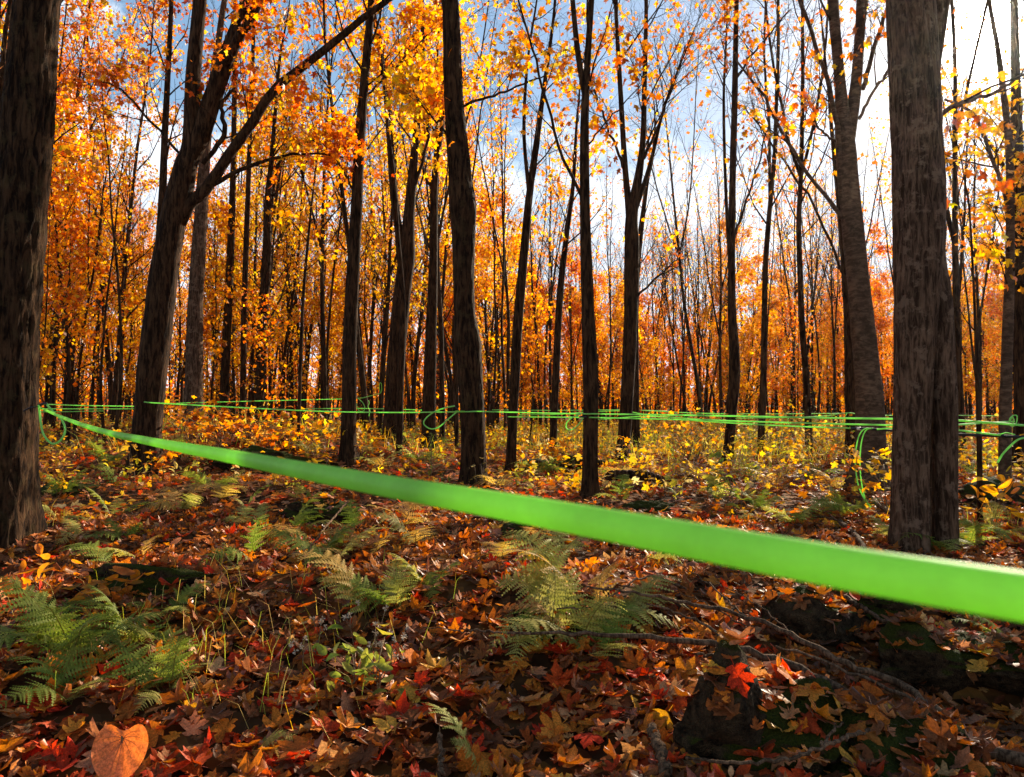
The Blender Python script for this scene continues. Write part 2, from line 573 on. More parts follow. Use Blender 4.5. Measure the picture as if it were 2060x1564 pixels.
def rock_material(name, moss=.5):
    m, nt, out = new_mat(name)
    tcn = N(nt, 'ShaderNodeTexCoord')
    geo = N(nt, 'ShaderNodeNewGeometry')
    sp_ = N(nt, 'ShaderNodeSeparateXYZ', {0: geo.outputs['Normal']})
    n1 = N(nt, 'ShaderNodeTexNoise', {'Vector': tcn.outputs['Object'], 'Scale': 26.0, 'Detail': 9.0, 'Roughness': .72})
    n2 = N(nt, 'ShaderNodeTexNoise', {'Vector': tcn.outputs['Object'], 'Scale': 5.0, 'Detail': 6.0})
    n4 = N(nt, 'ShaderNodeTexNoise', {'Vector': tcn.outputs['Object'], 'Scale': 160.0, 'Detail': 2.0})
    cr = N(nt, 'ShaderNodeValToRGB', {'Fac': n1.outputs[0]})
    e = cr.color_ramp.elements
    e[0].position, e[0].color = .38, (.014, .008, .0038, 1)
    e[1].position, e[1].color = .66, (.105, .062, .030, 1)
    md = N(nt, 'ShaderNodeMath', {0: sp_.outputs[2], 1: .55, 2: n2.outputs[0]}, operation='MULTIPLY_ADD')
    mm = N(nt, 'ShaderNodeMapRange', {'Value': md.outputs[0], 'From Min': .88 - moss * .5, 'From Max': 1.0 - moss * .4})
    mg = N(nt, 'ShaderNodeMix', {'Factor': n4.outputs[0], 'A': (.014, .016, .002, 1), 'B': (.075, .080, .010, 1)}, data_type='RGBA')
    mx = N(nt, 'ShaderNodeMix', {'Factor': mm.outputs[0], 'A': cr.outputs[0], 'B': mg.outputs['Result']}, data_type='RGBA')
    bs = N(nt, 'ShaderNodeBsdfPrincipled', {'Base Color': mx.outputs['Result'], 'Roughness': .95, 'Specular IOR Level': .08})
    ad = N(nt, 'ShaderNodeMath', {0: n1.outputs[0], 1: n4.outputs[0]}, operation='ADD')
    bp = N(nt, 'ShaderNodeBump', {'Height': ad.outputs[0], 'Strength': 1.0, 'Distance': .03})
    nt.links.new(bp.outputs[0], bs.inputs['Normal'])
    nt.links.new(bs.outputs[0], out.inputs[0])
    return m


M_LEAF = leaf_material('autumn_leaf', .66, 1.05, .010)
M_LITTER = leaf_material('fallen_leaf', .38, 1.30, .015, .0, 1.02, .5)
M_GREEN = leaf_material('fern_green', .5, 1.6, .008, .03, 1.05)
M_BARK = bark_material('dark_maple_bark')
M_BARK_BG = bark_material('brown_bark', (.012, .0058, .0026), (.070, .035, .016), scale=.6)
M_BARK_OLD = bark_material('rough_furrowed_bark', (.008, .0037, .0017), (.058, .028, .0125), (.075, .050, .020), .3, .9, 1.0)
M_BARK_LICHEN = bark_material('lichened_bark', (.030, .0155, .0082), (.125, .070, .040), (.19, .118, .074), .6, 1.3, 1.0)
M_BIRCH = bark_material('papery_birch_bark', (.060, .034, .019), (.125, .073, .042), (.036, .021, .012), .7, .8, .5, ring=True)
M_TWIG = bark_material('fallen_branch_bark', (.045, .024, .013), (.17, .095, .052), scale=2.5)
M_TUBE = tube_material('green_sap_tubing')
M_TUBE_PALE = tube_material('pale_green_sap_tubing', (.46, .92, .26), .6)
M_BLACK = plain_material('black_plastic', (.016, .016, .022), .75)
M_WHITE = plain_material('cream_plastic', (.75, .62, .50), .4, .1)
M_ROCK = rock_material('mossy_stone', .55)
M_ROCK2 = rock_material('bare_stone', .12)
M_GROUND = ground_material()
M_STEM = plain_material('dry_stem', (.16, .09, .035), .8)
M_VEIN = plain_material('leaf_vein', (.40, .11, .04), .7)
M_FLUFF = plain_material('seed_fluff', (.46, .35, .24), .9, .1)

ORANGE = ([(.76, .27, .022), (.84, .41, .03), (.62, .18, .018), (.88, .54, .05), (.42, .11, .015)], [4, 2.4, 4, 1.0, 1.8])
GOLD = ([(.86, .46, .035), (.82, .36, .025), (.9, .58, .06), (.64, .21, .02)], [4, 3.5, 1.3, 2])
RUST = ([(.62, .19, .018), (.78, .30, .025), (.42, .11, .015), (.82, .42, .03)], [4, 3, 2, 1.2])

# ------------------------------------------------------------------ ground
def build_ground():
    ys = np.concatenate([np.linspace(-30, 1.0, 16)[:-1], np.linspace(1.0, 9, 150)[:-1], np.linspace(9, 40, 90)[:-1], np.linspace(40, 170, 30)])
    xs = np.concatenate([-np.geomspace(150, 6.05, 50), np.linspace(-6, 6, 200), np.geomspace(6.05, 150, 50)])
    X, Y = np.meshgrid(xs, ys)
    Z = g(X, Y)
    V = np.stack([X, Y, Z], -1).reshape(-1, 3)
    nx = len(xs)
    i = (np.arange(len(ys) - 1)[:, None] * nx + np.arange(nx - 1)[None]).reshape(-1)
    Q = np.stack([i, i + 1, i + nx + 1, i + nx], 1)
    o = link('ground', mesh_from('ground', V, None, M_GROUND, smooth=True, quads=Q))
    tag(o, kind='structure')


build_ground()

# ------------------------------------------------------------------ tree growing
def wobble_path(rng, p0, d, L, n, wob, up=0.0):
    pts = [np.array(p0, float)]
    d = norm(d)
    st = L / (n - 1)
    for _ in range(n - 1):
        d = norm(d + rng.normal(0, wob, 3) + np.array([0, 0, up]))
        pts.append(pts[-1] + d * st)
    return np.array(pts)


def perp_dir(rng, axis, ang, az=None):
    a = norm(axis)
    r = np.array([1., 0, 0]) if abs(a[0]) < .8 else np.array([0, 1., 0])
    e1 = norm(np.cross(a, r))
    e2 = np.cross(a, e1)
    az = rng.uniform(0, 2 * math.pi) if az is None else az
    return a * math.cos(ang) + (e1 * math.cos(az) + e2 * math.sin(az)) * math.sin(ang)


def grow(rng, tubes, leaves, path, rad, t0, t1, n, L, ang, leafy, sub=5, twigs=4, leaf_n=7, fine=True, spread=.075, up=.07, thick=1.0):
    """limbs with branches and twigs along a stem; leaves gather along the twigs"""
    N_ = len(path)
    az = rng.uniform(0, 6.28)
    for i in range(n):
        t = t0 + (t1 - t0) * ((i + rng.uniform(.1, .9)) / n)
        f = t * (N_ - 1)
        k = int(min(f, N_ - 2))
        p = path[k] + (path[k + 1] - path[k]) * (f - k)
        r = rad[k] + (rad[k + 1] - rad[k]) * (f - k)
        ax = path[k + 1] - path[k]
        az += 2.4 + rng.normal(0, .5)
        le = L * (1.05 - .65 * (t - t0) / (t1 - t0 + 1e-6)) * rng.uniform(.6, 1.2)
        lr = min(r * .55, (.004 + le * .0085) * thick)
        lp = wobble_path(rng, p, perp_dir(rng, ax, ang * rng.uniform(.75, 1.25), az), le, 7, .10, up)
        tubes.add(lp, np.linspace(lr, lr * .25, 7), 5)
        lf = leafy * (1.35 if rng.random() < .68 else .18)
        for j in range(sub):
            tt = .22 + .78 * (j + rng.uniform(.2, .8)) / sub
            f2 = tt * 6
            k2 = int(min(f2, 5))
            bp = lp[k2] + (lp[k2 + 1] - lp[k2]) * (f2 - k2)
            bl = le * (.60 - .33 * tt) * rng.uniform(.7, 1.3)
            br = max(lr * (.5 - .28 * tt), .0022)
            bpth = wobble_path(rng, bp, perp_dir(rng, lp[k2 + 1] - lp[k2], rng.uniform(.5, .95)), bl, 5, .13, up * .6)
            tubes.add(bpth, np.linspace(br, br * .35, 5), 4 if fine else 3)
            for q in range(twigs):
                t3 = .25 + .75 * (q + rng.uniform(0, 1)) / twigs
                f3 = t3 * 4
                k3 = int(min(f3, 3))
                tp = bpth[k3] + (bpth[k3 + 1] - bpth[k3]) * (f3 - k3)
                tl = rng.uniform(.18, .42) * (0.6 + bl * .35)
                tw = wobble_path(rng, tp, perp_dir(rng, bpth[k3 + 1] - bpth[k3], rng.uniform(.45, .9)), tl, 3, .18, .04)
                tubes.add(tw, np.array([max(br * .4, .0016), max(br * .3, .0013), .0009]), 3)
                if leafy > 0 and rng.random() < lf:
                    m = max(1, int(leaf_n * rng.uniform(.5, 1.4)))
                    u = rng.uniform(.1, 1.15, m)[:, None]
                    leaves.append(tp + (tw[-1] - tp) * u + rng.normal(0, spread, (m, 3)) - np.array([0, 0, .03]))


def leaf_rots(rng, n):
    """hanging leaves: blades lean outward and down, tips below their stalks"""
    Rm = rot_random(rng, n, .75)
    # tip them over so that most tips point down
    a = rng.normal(-1.0, .6, n)
    c, s = np.cos(a), np.sin(a)
    Rx = np.zeros((n, 3, 3))
    Rx[:, 0, 0] = 1
    Rx[:, 1, 1] = c
    Rx[:, 1, 2] = -s
    Rx[:, 2, 1] = s
    Rx[:, 2, 2] = c
    return np.einsum('nij,njk->nik', Rm, Rx)


def crown_mesh(rng, leaves, pal, size, temps, off, name='crown'):
    pos = np.vstack(leaves) - np.asarray(off)
    n = len(pos)
    V, F, C = scatter(temps, pos, rng.uniform(.42, 1.32, n) * size, leaf_rots(rng, n), palette(rng, n, *pal), rng)
    return mesh_from(name, V, F, M_LEAF, C)


def stem_mesh(rng, path, rad, sides, rings, furrow=.06, flare=.5, mat=M_BARK, off=(0, 0, 0), fk=9.0, lobes=3, name='trunk'):
    """a main stem with furrowed bark and a root flare; path runs from the ground up"""
    pr = spline(np.column_stack([path, rad]), rings)
    p, r = pr[:, :3], pr[:, 3]
    t = norm(np.gradient(p, axis=0))
    n1 = norm(np.cross(t, np.array([1., .1, 0])))
    n2 = np.cross(t, n1)
    th = np.arange(sides) / sides * 2 * math.pi
    h = np.concatenate([[0], np.cumsum(np.linalg.norm(np.diff(p, axis=0), axis=1))])
    ph = rng.uniform(0, 6.28)
    rr = r[:, None] * np.ones((1, sides))
    fl = np.exp(-np.clip(h - .12, 0, None) / (r[0] * 1.3 + .04))[:, None]
    rr = rr * (1 + flare * fl * (.55 + .45 * np.cos(lobes * th + ph)[None] + .2 * np.cos((lobes + 2) * th + ph * 2)[None]))
    cx, cy = np.cos(th)[None], np.sin(th)[None]
    hz = h[:, None]
    if furrow:
        s = rng.uniform(0, 50)
        w = .35 * vnoise(cx * 2 + s, cy * 2, hz * 4)
        ridg = 1 - np.abs(vnoise(cx * fk * .5 + s + w, cy * fk * .5 + w, hz * 5.5)) * 2
        ridg2 = vnoise(cx * fk * 1.3 + s, cy * fk * 1.3, hz * 22)
        big = vnoise(cx * 1.3 + s, cy * 1.3, hz * 2.2)
        rr = rr * (1 + furrow * (.6 * ridg + .35 * ridg2) + .05 * big)
    V = p[:, None, :] + (n1[:, None, :] * cx[..., None] + n2[:, None, :] * cy[..., None]) * rr[..., None] - np.asarray(off)
    i = (np.arange(rings - 1)[:, None] * sides + np.arange(sides)[None])
    j = (np.arange(rings - 1)[:, None] * sides + (np.arange(sides)[None] + 1) % sides)
    Q = np.stack([i, j, j + sides, i + sides], -1).reshape(-1, 4)
    return V.reshape(-1, 3), Q


HEROES = []       # (x in photo, short name)


def hero(kind, label, short, stems, limbs=(), seed=0, mat=M_BARK, D=None, furrow=.05, sides=28, top=3.0, crown=None, flare=.75, fk=9.0, base=None, lobes=3):
    """a tree whose stems follow the photographed outline at its own distance.
    stems: list of [(x, y, width_px), ...] from the ground up; crown: dict for grow()"""
    rng = np.random.default_rng(1000 + seed)
    b = base or stems[0][0][:2]
    gp = hit(*b)
    D = D or gp[1]
    gz = gs_(P(b[0], b[1], D)[0], D)
    root = np.array([P(b[0], b[1], D)[0], D, gz])
    o = thing(kind, root, label, 'tree')
    if short:
        HEROES.append((b[0], short))
    Vs, Qs, n0 = [], [], 0
    paths = []
    tb = Tubes()
    leaves = []
    for si, st in enumerate(stems):
        dd = 0.0
        if isinstance(st, dict):
            dd, st = st['dD'], st['p']
        p = np.array([P(x, y, D + dd) for x, y, w in st])
        r = np.array([w * .90 / 2 / FPX * (D + dd) for x, y, w in st])
        if st[0][1] == b[1] or st[0][1] > 1000 or si == 0:      # a stem that stands on the ground
            p0 = p[0].copy()
            p0[2] = min(gs_(p0[0], p0[1]), p0[2]) - .12
            p = np.vstack([p0, p]) if p[0][2] - p0[2] > .03 else p
            r = np.concatenate([[r[0]], r]) if len(p) > len(r) else r
        # carry it on above the picture
        d = norm(p[-1] - p[-2])
        hgt = top * (1 if si == 0 else .75)
        ext = [p[-1]]
        re = [r[-1]]
        for q in range(1, 5):
            d = norm(d + rng.normal(0, .06, 3) + [0, .03 * rng.normal(), .05])
            ext.append(ext[-1] + d * hgt / 4)
            re.append(r[-1] * (1 - .22 * q))
        p = np.vstack([p, ext[1:]])
        r = np.concatenate([r, re[1:]])
        pr = spline(np.column_stack([p, r]), 60)
        paths.append((pr[:, :3], pr[:, 3]))
        V, Q = stem_mesh(rng, p, r, sides, max(60, int(sides * 2.6)), furrow, flare if si == 0 or st[0][1] > 900 else 0, off=root, fk=fk, lobes=lobes)
        Vs.append(V)
        Qs.append(Q + n0)
        n0 += len(V)
    trunk = link('trunk', mesh_from('trunk', np.vstack(Vs), None, mat, smooth=True, quads=np.vstack(Qs)), o)
    for lb in limbs:
        p = np.array([P(q[0], q[1], D + (q[3] if len(q) > 3 else 0)) for q in lb])
        r = np.array([q[2] / 2 / FPX * D for q in lb])
        n = 16
        pr = spline(np.column_stack([p, r]), n)
        pr[1:-1, :3] += rng.normal(0, .006, (n - 2, 3)) * D / 6
        lt = Tubes()
        lt.add(pr[:, :3], np.maximum(pr[:, 3], .002), 10)
        lt.build('limb', mat, o, root)
        paths.append((pr[:, :3], np.maximum(pr[:, 3], .002)))
    c = dict(t0=.45, t1=.98, n=12, L=1.6, ang=.75, leafy=.6, sub=5, twigs=4, leaf_n=6, pal=ORANGE, size=.074, temps=LEAF_MID, limb_n=5, limb_L=.8)
    c.update(crown or {})
    for k, (pp, rr) in enumerate(paths):
        isstem = k < len(stems)
        n = c['n'] if isstem else c['limb_n']
        if n:
            grow(rng, tb, leaves, pp, rr, c['t0'] if isstem else .25, c['t1'], n, c['L'] if isstem else c['limb_L'], c['ang'], c['leafy'], c['sub'], c['twigs'], c['leaf_n'])
    if tb.items:
        tag(tb.build('branches', M_BARK, o, root), kind='stuff')
    if leaves:
        tag(link('crown', crown_mesh(rng, leaves, c['pal'], c['size'], c['temps'], root), o), kind='stuff')
    return o, D


NEAR = dict(t0=.5, n=10, L=1.4)
# --- the nearest stems, traced
T1, D1 = hero('maple_tree', 'thick dark rough-barked trunk at the left edge with a green tube tied round it', 'the thick left-edge trunk',
     [[(-8, 1095, 128), (2, 1000, 118), (10, 850, 114), (24, 600, 110), (43, 400, 102), (60, 200, 94), (76, 0, 86)]], seed=1, mat=M_BARK_OLD, furrow=.12, sides=96, top=4.5,
     crown=dict(t0=.62, n=12, L=1.7, leafy=.35, pal=RUST), flare=.55, fk=11)
T2, D2 = hero('maple_tree', 'leaning dark maple forking into two limbs with one long branch reaching right', 'the leaning forked maple',
     [[(293, 955, 58), (297, 850, 58), (312, 700, 62), (338, 500, 56), (370, 350, 50), (384, 290, 38), (389, 150, 32), (402, 0, 28)],
      [(372, 340, 40), (402, 275, 40), (430, 190, 40), (470, 80, 34), (500, 0, 28)]],
     limbs=[[(362, 450, 24), (382, 412, 24), (425, 365, 22), (490, 270, 20), (560, 172, 18), (660, 96, 15), (740, 30, 13), (800, -14, 11)],
            [(452, 130, 22, -.1), (485, 70, 20, -.2), (525, -5, 17, -.3)], [(398, 385, 11), (440, 366, 10), (500, 335, 8), (600, 310, 5, .3), (720, 320, 3, .6)],
            [(408, 330, 9), (452, 270, 10), (445, 215, 8), (470, 180, 6)], [(362, 310, 6), (300, 240, 5), (240, 180, 4), (190, 160, 2)]],
     seed=2, sides=64, furrow=.05, top=4, crown=dict(t0=.6, n=9, L=1.5, leafy=.5, leaf_n=6, limb_n=5, limb_L=.7))
T12, D12 = hero('maple_tree', 'tall dark trunk with swollen bulges, centre left, a teardrop tube loop at its side', 'the bulging middle trunk',
     [[(952, 978, 50), (951, 850, 53), (946, 760, 54), (941, 700, 60), (934, 620, 46), (932, 480, 50), (931, 415, 60), (925, 350, 52), (913, 200, 43), (905, 0, 37)]],
     limbs=[[(925, 215, 6), (1000, 190, 5, .3), (1100, 150, 3, .6)], [(925, 300, 5), (880, 250, 4, -.2), (840, 200, 2, -.4)]], seed=3, sides=72, furrow=.075, top=4, mat=M_BARK_OLD,
     crown=dict(t0=.66, n=8, L=1.8, leafy=.4, pal=GOLD, leaf_n=6, limb_n=4), fk=10, flare=.45)
T15, D15 = hero('maple_tree', 'straight slender trunk right of centre with a small tube loop at waist height', 'the straight centre-right trunk',
     [[(1185, 1003, 33), (1188, 850, 33), (1188, 760, 34), (1182, 600, 28), (1177, 430, 23), (1176, 250, 19), (1182, 120, 15), (1190, 0, 13)],
      [(1178, 200, 14), (1163, 110, 13), (1152, 0, 11)]],
     limbs=[[(1172, 400, 7), (1120, 280, 6, .1), (1080, 130, 5, .2), (1040, -10, 4, .3)], [(1178, 300, 4), (1225, 240, 3), (1290, 170, 2)]],
     seed=4, sides=48, furrow=.06, top=3.5, crown=dict(t0=.42, n=12, L=.9, leafy=.34, leaf_n=5, limb_n=4, limb_L=.5, sub=4))
T13, D13 = hero('maple_tree', 'thin crooked maple leaning right, forking low between the bulging trunk and its right neighbour', 'the thin crooked maple',
     [[(1026, 952, 22), (1034, 800, 21), (1042, 650, 22), (1055, 500, 19), (1066, 385, 16), (1090, 210, 11), (1112, 50, 7)], [(1064, 390, 9), (1054, 260, 8), (1062, 120, 6), (1080, 0, 4)]],
     seed=5, sides=32, top=2.0, crown=dict(t0=.4, n=10, L=.9, leafy=.4, leaf_n=5, sub=4, limb_n=0))
T18, D18 = hero('birch_tree', 'pale papery-barked birch with a flared foot, forking high beside the broad right tree', 'the forked birch',
     [[(1744, 990, 74), (1750, 920, 62), (1750, 820, 58), (1738, 680, 50), (1722, 520, 45), (1708, 380, 44), (1700, 290, 42), (1690, 170, 24), (1676, 0, 22)],
      [(1704, 300, 30), (1722, 170, 24), (1730, 60, 21), (1733, 0, 20)]],
     limbs=[[(1692, 400, 10), (1682, 240, 10, -.1), (1640, 90, 8, -.2), (1605, -10, 7, -.2)], [(1694, 440, 8), (1600, 310, 7, .2), (1540, 200, 6, .4), (1480, 120, 4, .6)],
            [(1735, 180, 10), (1770, 60, 8, .1), (1800, -20, 6, .2)], [(1728, 240, 7), (1780, 150, 5, -.1), (1830, 100, 3, -.2)], [(1690, 290, 6), (1655, 265, 4), (1630, 230, 3)],
            [(1730, 60, 16), (1742, -20, 14)]],
     seed=6, mat=M_BIRCH, sides=52, furrow=.035, top=3.2, crown=dict(t0=.55, n=7, L=1.2, leafy=.12, leaf_n=4, limb_n=6, limb_L=.6), flare=.45, lobes=4)
T19, D19 = hero('maple_tree', 'broad double-stemmed grey tree at the right with lichened bark, nearest the sun', 'the broad right tree',
     [[(1833, 1112, 76), (1832, 1000, 74), (1832, 900, 74), (1836, 780, 78), (1842, 650, 88), (1848, 520, 100), (1848, 400, 106), (1842, 200, 102), (1832, 0, 97)],
      [(1904, 1108, 50), (1902, 1000, 48), (1901, 880, 50), (1896, 740, 54), (1885, 600, 60), (1872, 500, 55)],
      {'dD': .32, 'p': [(1872, 1030, 40), (1872, 900, 46), (1868, 700, 56), (1860, 520, 60)]}],
     limbs=[[(1880, 240, 12), (1925, 210, 9, -.1), (1990, 190, 7, -.1), (2060, 150, 5, -.2)]],
     seed=7, mat=M_BARK_LICHEN, sides=84, furrow=.05, top=4.5, crown=dict(t0=.84, t1=.99, n=5, L=1.5, leafy=.15, leaf_n=4, limb_n=3), flare=.22, fk=12)
# --- the middle distance, traced
T9, D9 = hero('maple_tree', 'straight dark trunk left of centre, base showing above the near green tube', 'the straight left-centre trunk',
     [[(701, 935, 33), (702, 820, 32), (705, 650, 30), (714, 480, 27), (723, 300, 23), (736, 130, 19), (748, 0, 16)]], seed=8, sides=48, top=3,
     limbs=[[(718, 400, 5), (690, 340, 4), (650, 290, 2)], [(730, 200, 5), (790, 140, 4, .2), (860, 70, 3, .4)]],
     crown=dict(t0=.5, n=14, L=1.2, leafy=.75, pal=ORANGE, leaf_n=7))
hero('maple_tree', 'stout mossy-grey trunk close behind the leaning forked maple', 'the stout grey trunk',
     [[(388, 850, 40), (391, 720, 36), (394, 600, 33), (404, 440, 28), (414, 290, 22), (430, 150, 16), (452, 0, 12)]], seed=9, D=12.5, sides=36, mat=M_BARK_LICHEN,
     crown=dict(t0=.55, n=12, L=1.4, leafy=.65, leaf_n=6, size=.078), top=3)
hero('maple_tree', 'narrow dark trunk just left of the leaning forked maple, half hidden behind it', None,
     [[(300, 860, 20), (308, 640, 20), (325, 430, 17), (332, 260, 14), (345, 0, 9)]], seed=10, D=12, sides=24, crown=dict(t0=.45, n=14, L=1.5, leafy=.75, leaf_n=7, pal=RUST, size=.078), top=2.5)
hero('maple_tree', 'dark trunk standing alone right of the stout grey trunk, orange leaves all round', 'the lone dark trunk',
     [[(450, 835, 20), (455, 700, 19), (464, 500, 16), (470, 300, 12), (474, 0, 8)]], seed=11, D=16, sides=20, crown=dict(t0=.45, n=13, L=1.6, leafy=.75, leaf_n=7, size=.08), top=2.5)
hero('maple_tree', 'very thin straight trunk next right of the lone dark trunk', None,
     [[(488, 850, 13), (492, 600, 13), (502, 300, 10), (512, 0, 7)]], seed=12, D=14, sides=16, crown=dict(t0=.5, n=11, L=1.2, leafy=.6, size=.078), top=2)
hero('maple_tree', 'knotty dark trunk with an elbow, third right of the lone dark trunk', 'the knotty dark trunk',
     [[(522, 835, 24), (528, 660, 22), (537, 520, 19), (538, 420, 16), (548, 300, 10), (560, 150, 7)]], seed=13, D=14.5, sides=20,
     limbs=[[(540, 430, 8), (570, 310, 6, .2), (640, 280, 4, .3)]], crown=dict(t0=.5, n=11, L=1.4, leafy=.75, leaf_n=7, size=.078, pal=GOLD), top=2)
hero('maple_tree', 'wand-thin sapling crossing low in front of the mound, left of centre', None,
     [[(600, 905, 8), (603, 780, 8), (610, 600, 7), (625, 430, 5), (640, 300, 4)]], seed=14, D=9.0, sides=10, crown=dict(t0=.45, n=8, L=.6, leafy=.6, sub=3, leaf_n=4), top=1, flare=.1)
hero('maple_tree', 'stout double-forked trunk with a bent elbow, right of the straight left-centre trunk', 'the elbowed double trunk',
     [[(790, 870, 42), (796, 740, 40), (806, 620, 38), (818, 520, 36), (824, 420, 24), (838, 260, 16), (850, 100, 11)],
      [(815, 540, 20), (797, 430, 18), (789, 345, 17), (782, 250, 14), (772, 150, 13), (754, 40, 11)]], seed=15, D=11.5, sides=40, top=3,
     limbs=[[(826, 400, 7), (856, 300, 6), (870, 160, 4)], [(780, 200, 8), (805, 130, 6), (840, 60, 4)]], crown=dict(t0=.45, n=11, L=1.3, leafy=.8, leaf_n=8, pal=GOLD, size=.09))
hero('maple_tree', 'thin mottled trunk in front of the elbowed double trunk', None,
     [[(803, 905, 14), (805, 780, 14), (810, 620, 13), (800, 480, 11), (790, 345, 10)]], seed=16, D=9.6, sides=16, crown=dict(n=6, t0=.6, L=.8, leafy=.5, sub=3), top=2.5, flare=.15)
hero('maple_tree', 'dark trunk immediately left of the bulging middle trunk, elbowed high up', 'the elbowed dark trunk',
     [[(862, 850, 30), (866, 700, 26), (872, 520, 19), (874, 370, 16), (888, 240, 15), (897, 120, 13), (905, -20, 10)]], seed=17, D=12.5, sides=28, top=2.5,
     limbs=[[(872, 380, 7), (850, 340, 5), (845, 200, 4), (830, 80, 3)]], crown=dict(t0=.5, n=12, L=1.3, leafy=.8, leaf_n=8, pal=GOLD))
hero('maple_tree', 'lean trunk behind and right of the thin crooked maple, tilting right', 'the lean tilted trunk',
     [[(1112, 905, 16), (1118, 760, 16), (1126, 600, 15), (1140, 470, 12), (1152, 380, 9), (1160, 250, 6)]], seed=18, D=10.5, sides=20, top=1.5,
     crown=dict(t0=.4, n=11, L=1.0, leafy=.6, leaf_n=6))
hero('maple_tree', 'leafless trunk splitting into a tall fan of bare upright limbs, right of centre', 'the bare fan-topped tree',
     [[(1252, 930, 26), (1260, 820, 28), (1268, 650, 30), (1271, 500, 33), (1272, 430, 26), (1292, 300, 14), (1297, 150, 11), (1300, 0, 8)],
      [(1268, 450, 18), (1257, 330, 13), (1248, 180, 11), (1238, 0, 8)], [(1276, 430, 12), (1308, 330, 9), (1330, 240, 6)]],
     limbs=[[(1258, 345, 6), (1225, 260, 5), (1195, 180, 4)], [(1278, 600, 5), (1320, 560, 4), (1365, 520, 2)], [(1296, 320, 5), (1345, 200, 4), (1380, 90, 2)]],
     seed=19, sides=40, top=2.5, crown=dict(t0=.45, n=15, L=1.3, leafy=.12, leaf_n=4, sub=6, twigs=5, ang=.6, limb_n=6, limb_L=.6))
hero('maple_tree', 'dark trunk tucked close behind the bare fan-topped tree', None,
     [[(1278, 870, 20), (1276, 740, 20), (1280, 560, 15), (1300, 380, 9)]], seed=20, D=13, sides=18, crown=dict(n=9, L=1, leafy=.25), top=2)
hero('maple_tree', 'slim trunk with leafy tufts running up it, between the bare fan-topped tree and the birch', 'the tufted slim trunk',
     [[(1462, 935, 20), (1472, 830, 22), (1478, 740, 24), (1472, 600, 17), (1473, 400, 15), (1478, 200, 13), (1482, 0, 10)], [(1470, 560, 9), (1460, 380, 7), (1456, 200, 6), (1462, 60, 4)]],
     limbs=[[(1478, 470, 5), (1510, 380, 4), (1545, 260, 3)], [(1480, 160, 5), (1530, 90, 4), (1590, 20, 3)]],
     seed=21, sides=32, top=2.5, crown=dict(t0=.45, n=20, L=.55, leafy=.42, leaf_n=5, sub=3, twigs=3, limb_n=6, limb_L=.5))
hero('maple_tree', 'dark trunk half hidden behind the forked birch on its left side', None,
     [[(1716, 900, 28), (1712, 760, 26), (1706, 600, 22), (1690, 420, 14), (1672, 250, 8)]], seed=22, D=11, sides=24, top=2,
     limbs=[[(1700, 560, 6), (1640, 420, 5), (1560, 300, 4), (1500, 220, 2)]], crown=dict(t0=.5, n=10, L=1.1, leafy=.1, limb_n=6))
hero('birch_tree', 'slim dark birch near the right edge behind the black pipe', 'the slim right-edge birch',
     [[(2022, 1005, 26), (2022, 850, 24), (2026, 700, 22), (2032, 500, 18), (2030, 300, 15), (2010, 120, 11), (1990, 0, 8)]], seed=23, D=6.9, mat=M_BIRCH, sides=40, top=2,
     limbs=[[(2030, 420, 9), (1990, 300, 7, .2), (1960, 230, 6, .3), (1900, 200, 5, .4)], [(2030, 330, 6), (2060, 200, 5, .2)]], crown=dict(t0=.28, t1=.46, n=11, L=.75, leafy=.32, leaf_n=6, pal=GOLD))
hero('maple_tree', 'dark trunk cut off by the right edge of the view', 'the right-edge dark trunk',
     [[(2062, 930, 40), (2060, 800, 38), (2056, 600, 34), (2050, 400, 28), (2044, 200, 20), (2040, 0, 14)]], seed=24, D=9.0, sides=32, top=2,
     limbs=[[(2046, 380, 8), (2000, 300, 6, .2), (1950, 220, 4, .4)]], crown=dict(t0=.30, t1=.46, n=12, L=1.0, leafy=.32, leaf_n=6, pal=GOLD))
hero('dead_pole', 'thin bare upright pole stem right of the broad right tree', None,
     [[(1972, 1052, 12), (1971, 950, 11), (1968, 820, 10), (1964, 700, 7), (1958, 560, 5), (1950, 420, 4)]], seed=25, D=5.2, sides=14, crown=dict(n=4, L=.4, leafy=.15, sub=2, limb_n=0), top=.8, flare=.1)
print('heroes', round(time.time() - T0, 1))

# ------------------------------------------------------------------ the trees behind: kinds built once and copied
def tree_kind(seed, h, r, clear, n, L, leafy, leaf_n, pal, size, temps=LEAF_LO, ang=.75, sub=5, twigs=4, forks=0, lean=.03, thick=1.0):
    rng = np.random.default_rng(seed)
    k = 14
    p = wobble_path(rng, (0, 0, -.25), (rng.normal(0, lean), rng.normal(0, lean), 1), h, k, .035, .02)
    rad = r * (1 - .88 * np.linspace(0, 1, k) ** .9)
    V, Q = stem_mesh(rng, p, rad, 12, 40, .05, .7)
    tb, leaves = Tubes(), []
    grow(rng, tb, leaves, p, rad, clear, .98, n, L, ang, leafy, sub, twigs, leaf_n, fine=False, thick=thick)
    for _ in range(forks):
        i = int(rng.integers(4, 8))
        fp = wobble_path(rng, p[i], perp_dir(rng, p[i + 1] - p[i], .3), h * (1 - i / k) * .9, 10, .04, .05)
        fr = np.linspace(rad[i] * .75, .008, 10)
        tb.add(fp, fr, 8)
        grow(rng, tb, leaves, fp, fr, .2, .98, n // 2, L * .8, ang, leafy, sub, twigs, leaf_n, fine=False, thick=thick)
    trunk = mesh_from('trunk', V, None, M_BARK_BG, smooth=True, quads=Q)
    br = tb.build('branches', M_BARK_BG, meshonly=True)
    cr = crown_mesh(rng, leaves, pal, size, temps, (0, 0, 0)) if leaves else None
    return trunk, br, cr


